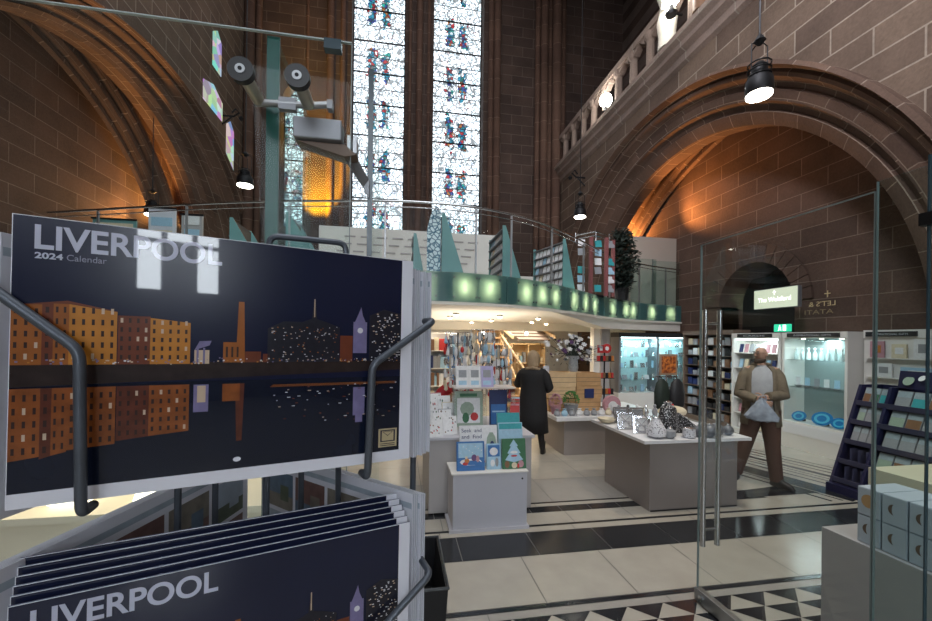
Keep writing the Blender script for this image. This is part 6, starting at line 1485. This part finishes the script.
def cal_back(m0=0):
    m = MB(); idx = ['white_card', 'thumb_sea', 'thumb_stone', 'thumb_green', 'thumb_red', 'thumb_sky', 'cal_night']
    y = CT + .0003
    def r(u0, v0, u1, v1, k, lay): yy = y + .00006*lay; m.poly([(u1-CW/2, yy, v0), (u0-CW/2, yy, v0), (u0-CW/2, yy, v1), (u1-CW/2, yy, v1)], k)
    r(.001, .001, CW-.001, CH-.001, 0, 0); r(.001, .193, CW-.001, .1995, 5, 1)
    for c in range(4):
        for k in range(3):
            u0 = .012 + c*.070; v0 = .018 + k*.058
            r(u0, v0, u0+.064, v0+.052, 1 + (c*2+k+m0) % 5, 1); r(u0, v0, u0+.064, v0+.020, 1 + (c+k*2+m0) % 4, 2)
            r(u0+.01, v0+.012, u0+.03, v0+.034, 1 + (c+k+m0) % 5, 3)
    m.build('back_thumbnails', idx, cur)
# master: the front calendar of the upper tier
DV = Vector((.94671, .32208, 0)); NV = Vector((-.32208, .94671, 0)); A0 = Vector((-.270, .3296, 0))
cur = None
def cal_thing(label, group, full=True):
    global cur
    cur = thing('calendar', label, 'calendar', (0, 0, 0), group)
    b = MB(); b.box(-CW/2, CW/2, 0, CT, 0, CH)
    if full: b.m[1] = 1
    b.build('page_block', ['white_card', mat('top_binding', (.10, .12, .20), .25, coat=.6)], cur)
    return cur
g_up, g_lo = 'night skyline calendars in the rack', 'calendars on the far sides of the rack'
first = cal_thing('glossy night skyline wall calendar at the front of the upper rack pocket', g_up); cal_art(); cal_title(); cal_back()
plain = cal_thing('plain backed calendar', g_lo, False); cal_back(2)
b = MB(); b.box(-CW/2+.0, CW/2, -.0006, -.0001, .0, CH); b.build('front_cover', 'thumb_sky', cur)
ang = math.atan2(.32208, .94671)
RL = .009
def place(root, base2, dirv, inward, depth, z, label, group, roll=RL, first_=False, du=0.0):
    a = math.atan2(dirv.y, dirv.x); p = base2 + dirv*(CW/2+du-.0015) + inward*depth
    rot = (Matrix.Rotation(a, 4, 'Z') @ Matrix.Rotation(roll, 4, 'Y')).to_euler()
    if first_:
        root.location = (p.x, p.y, z); root.rotation_euler = rot; root['label'] = label; root['group'] = group; return root
    return dup(root, (p.x, p.y, z), 0, label, group, rot)
ZU, ZL = 1.6745, 1.396
place(first, A0, DV, NV, 0, ZU, 'glossy night skyline calendar at the front of the upper rack pocket', g_up, first_=True)
for k in range(1, 4): place(first, A0, DV, NV, .0062*k, ZU-.0005*k, 'night skyline calendar %s behind the front one in the upper pocket' % ORD[k-1], g_up)
for k in range(6): place(first, A0, DV, NV, .0060*k, ZL+.0042*k, 'night skyline calendar in the lower pocket, %s' % ('the front one with its title showing' if k == 0 else '%s in the stack' % ORD[k]), g_up, du=-.001*k)
# the two far sides of the triangular rack
B0 = A0 + DV*.297; 
D2 = Vector((math.cos(math.radians(137)), math.sin(math.radians(137)), 0)); N2 = Vector((math.sin(math.radians(137)), -math.cos(math.radians(137)), 0))*1.0   # outward
D3 = Vector((math.cos(math.radians(77)), math.sin(math.radians(77)), 0)); N3 = Vector((-math.sin(math.radians(77)), math.cos(math.radians(77)), 0))
Bs = B0 + Vector((.004, .016, 0)); 
for k in range(7):
    # seen from behind: cover faces outward, back faces in
    p0 = Bs + D2*.297
    place(plain, Bs, D2, N2, .004+.0046*k, ZU-.006-.001*(k % 2), 'white edged calendar in the upper right side pocket, %s from the inside' % ORD[k], g_lo, roll=0, first_=(k == 0), du=.001*(k % 3))
for k in range(6):
    place(plain, Bs, D2, N2, .004+.0046*k, 1.418-.0015*k, 'calendar with small pictures in the lower right side pocket, %s from the inside' % ORD[k], g_lo, roll=0, du=.001*(k % 3))
As = A0 + Vector((-.012, .012, 0))
for k in range(4):
    place(plain, As + D3*.297, -D3, N3, .004+.0046*k, ZU-.010-.001*k, 'calendar in the upper left side pocket, %s from the inside' % ORD[k], g_lo, roll=0)
for k in range(6):
    place(plain, As + D3*.297, -D3, N3, .004+.0046*k, 1.418-.0012*k, 'calendar in the lower left side pocket, %s from the inside' % ORD[k], g_lo, roll=0)
# flip the outward facing of the left side: covers outward
# rack
C0 = (A0 + B0 + (As + D3*.297))/3
rk = thing('calendar_rack', 'grey wire three sided spinner rack holding the calendars', 'rack', (C0.x, C0.y, 0))
MB().lathe([(.24, 0), (.24, .02), (.03, .05)], (C0.x, C0.y, 0), 24).build('base', 'wire_grey', rk)
MB().tube([(C0.x, C0.y, .04), (C0.x, C0.y, 1.45)], .014, 12).build('pole', 'wire_grey', rk, smooth=True)
MB().tube([(C0.x-.0, C0.y+.0, 1.41), (C0.x, C0.y, 1.43)], .05, 16).build('hub', 'wire_grey', rk)
def arm3(P_): return [Vector(p) for p in P_]
def F1(u, off_, z): p = A0 + DV*u - NV*off_; return Vector((p.x, p.y, z))
WR_ = .0037
def rounded(P_, r=.008, n=5):
    out = [P_[0]]
    for a, b, c in zip(P_[:-2], P_[1:-1], P_[2:]):
        u, v = (a-b).normalized(), (c-b).normalized(); rr = min(r, (a-b).length/2.1, (c-b).length/2.1)
        for k in range(n+1):
            t = k/n; p = (b+u*rr)*(1-t)**2 + b*2*t*(1-t) + (b+v*rr)*t**2; out.append(p)
    return out + [P_[-1]]
def pocket(zo, full=True):
    w = MB(); w2 = MB()
    w.tube(rounded([F1(-.022, -.05, 1.838+zo), F1(-.018, .006, 1.842+zo), F1(.0402, .013, 1.789+zo), F1(.0420, .013, 1.670+zo), F1(.0425, -.010, 1.668+zo)]), WR_, 12)
    w2.tube(rounded([F1(.325, -.055, 1.822+zo), F1(.323, .006, 1.820+zo), F1(.2547, .013, 1.7742+zo), F1(.2512, .013, 1.664+zo), F1(.2512, -.010, 1.662+zo)]), WR_, 12)
    w.build('wire_arm', 'wire_grey', rk, smooth=True); w2.build('wire_arm', 'wire_grey', rk, smooth=True)
pocket(0); pocket(-.274)
w = MB(); w.tube([F1(.325, -.055, 1.822), F1(.325, -.055, 1.38)], WR_, 10)
w.build('side_upright', 'wire_grey', rk, smooth=True)
# inner upright wires seen through the gap
for (u, o_) in ((.085, -.10), (.115, -.14), (.205, -.12), (.245, -.10)):
    w = MB(); w.tube([F1(u, o_, 1.30), F1(u, o_, 1.83)], .0034, 8); w.build('upright_wire', 'wire_grey', rk, smooth=True)
# top loop behind the front calendar
w = MB(); w.tube(rounded([F1(.165, -.06, 1.80), F1(.165, -.06, 1.906), F1(.243, -.06, 1.908), F1(.243, -.06, 1.80)], .01), .0034, 8); w.build('top_loop', 'wire_grey', rk, smooth=True)
w = MB(); w.tube([F1(.085, -.10, 1.83), F1(.245, -.10, 1.83)], .0034, 8); w.tube([Vector((C0.x, C0.y, 1.42)), F1(.165, -.06, 1.40)], .005, 8); w.tube([Vector((C0.x, C0.y, 1.42)), F1(.0425, -.04, 1.39)], .005, 8); w.tube([F1(.165, -.06, 1.40), F1(.165, -.06, 1.80)], .0034, 8); w.build('inner_frame', 'wire_grey', rk, smooth=True)
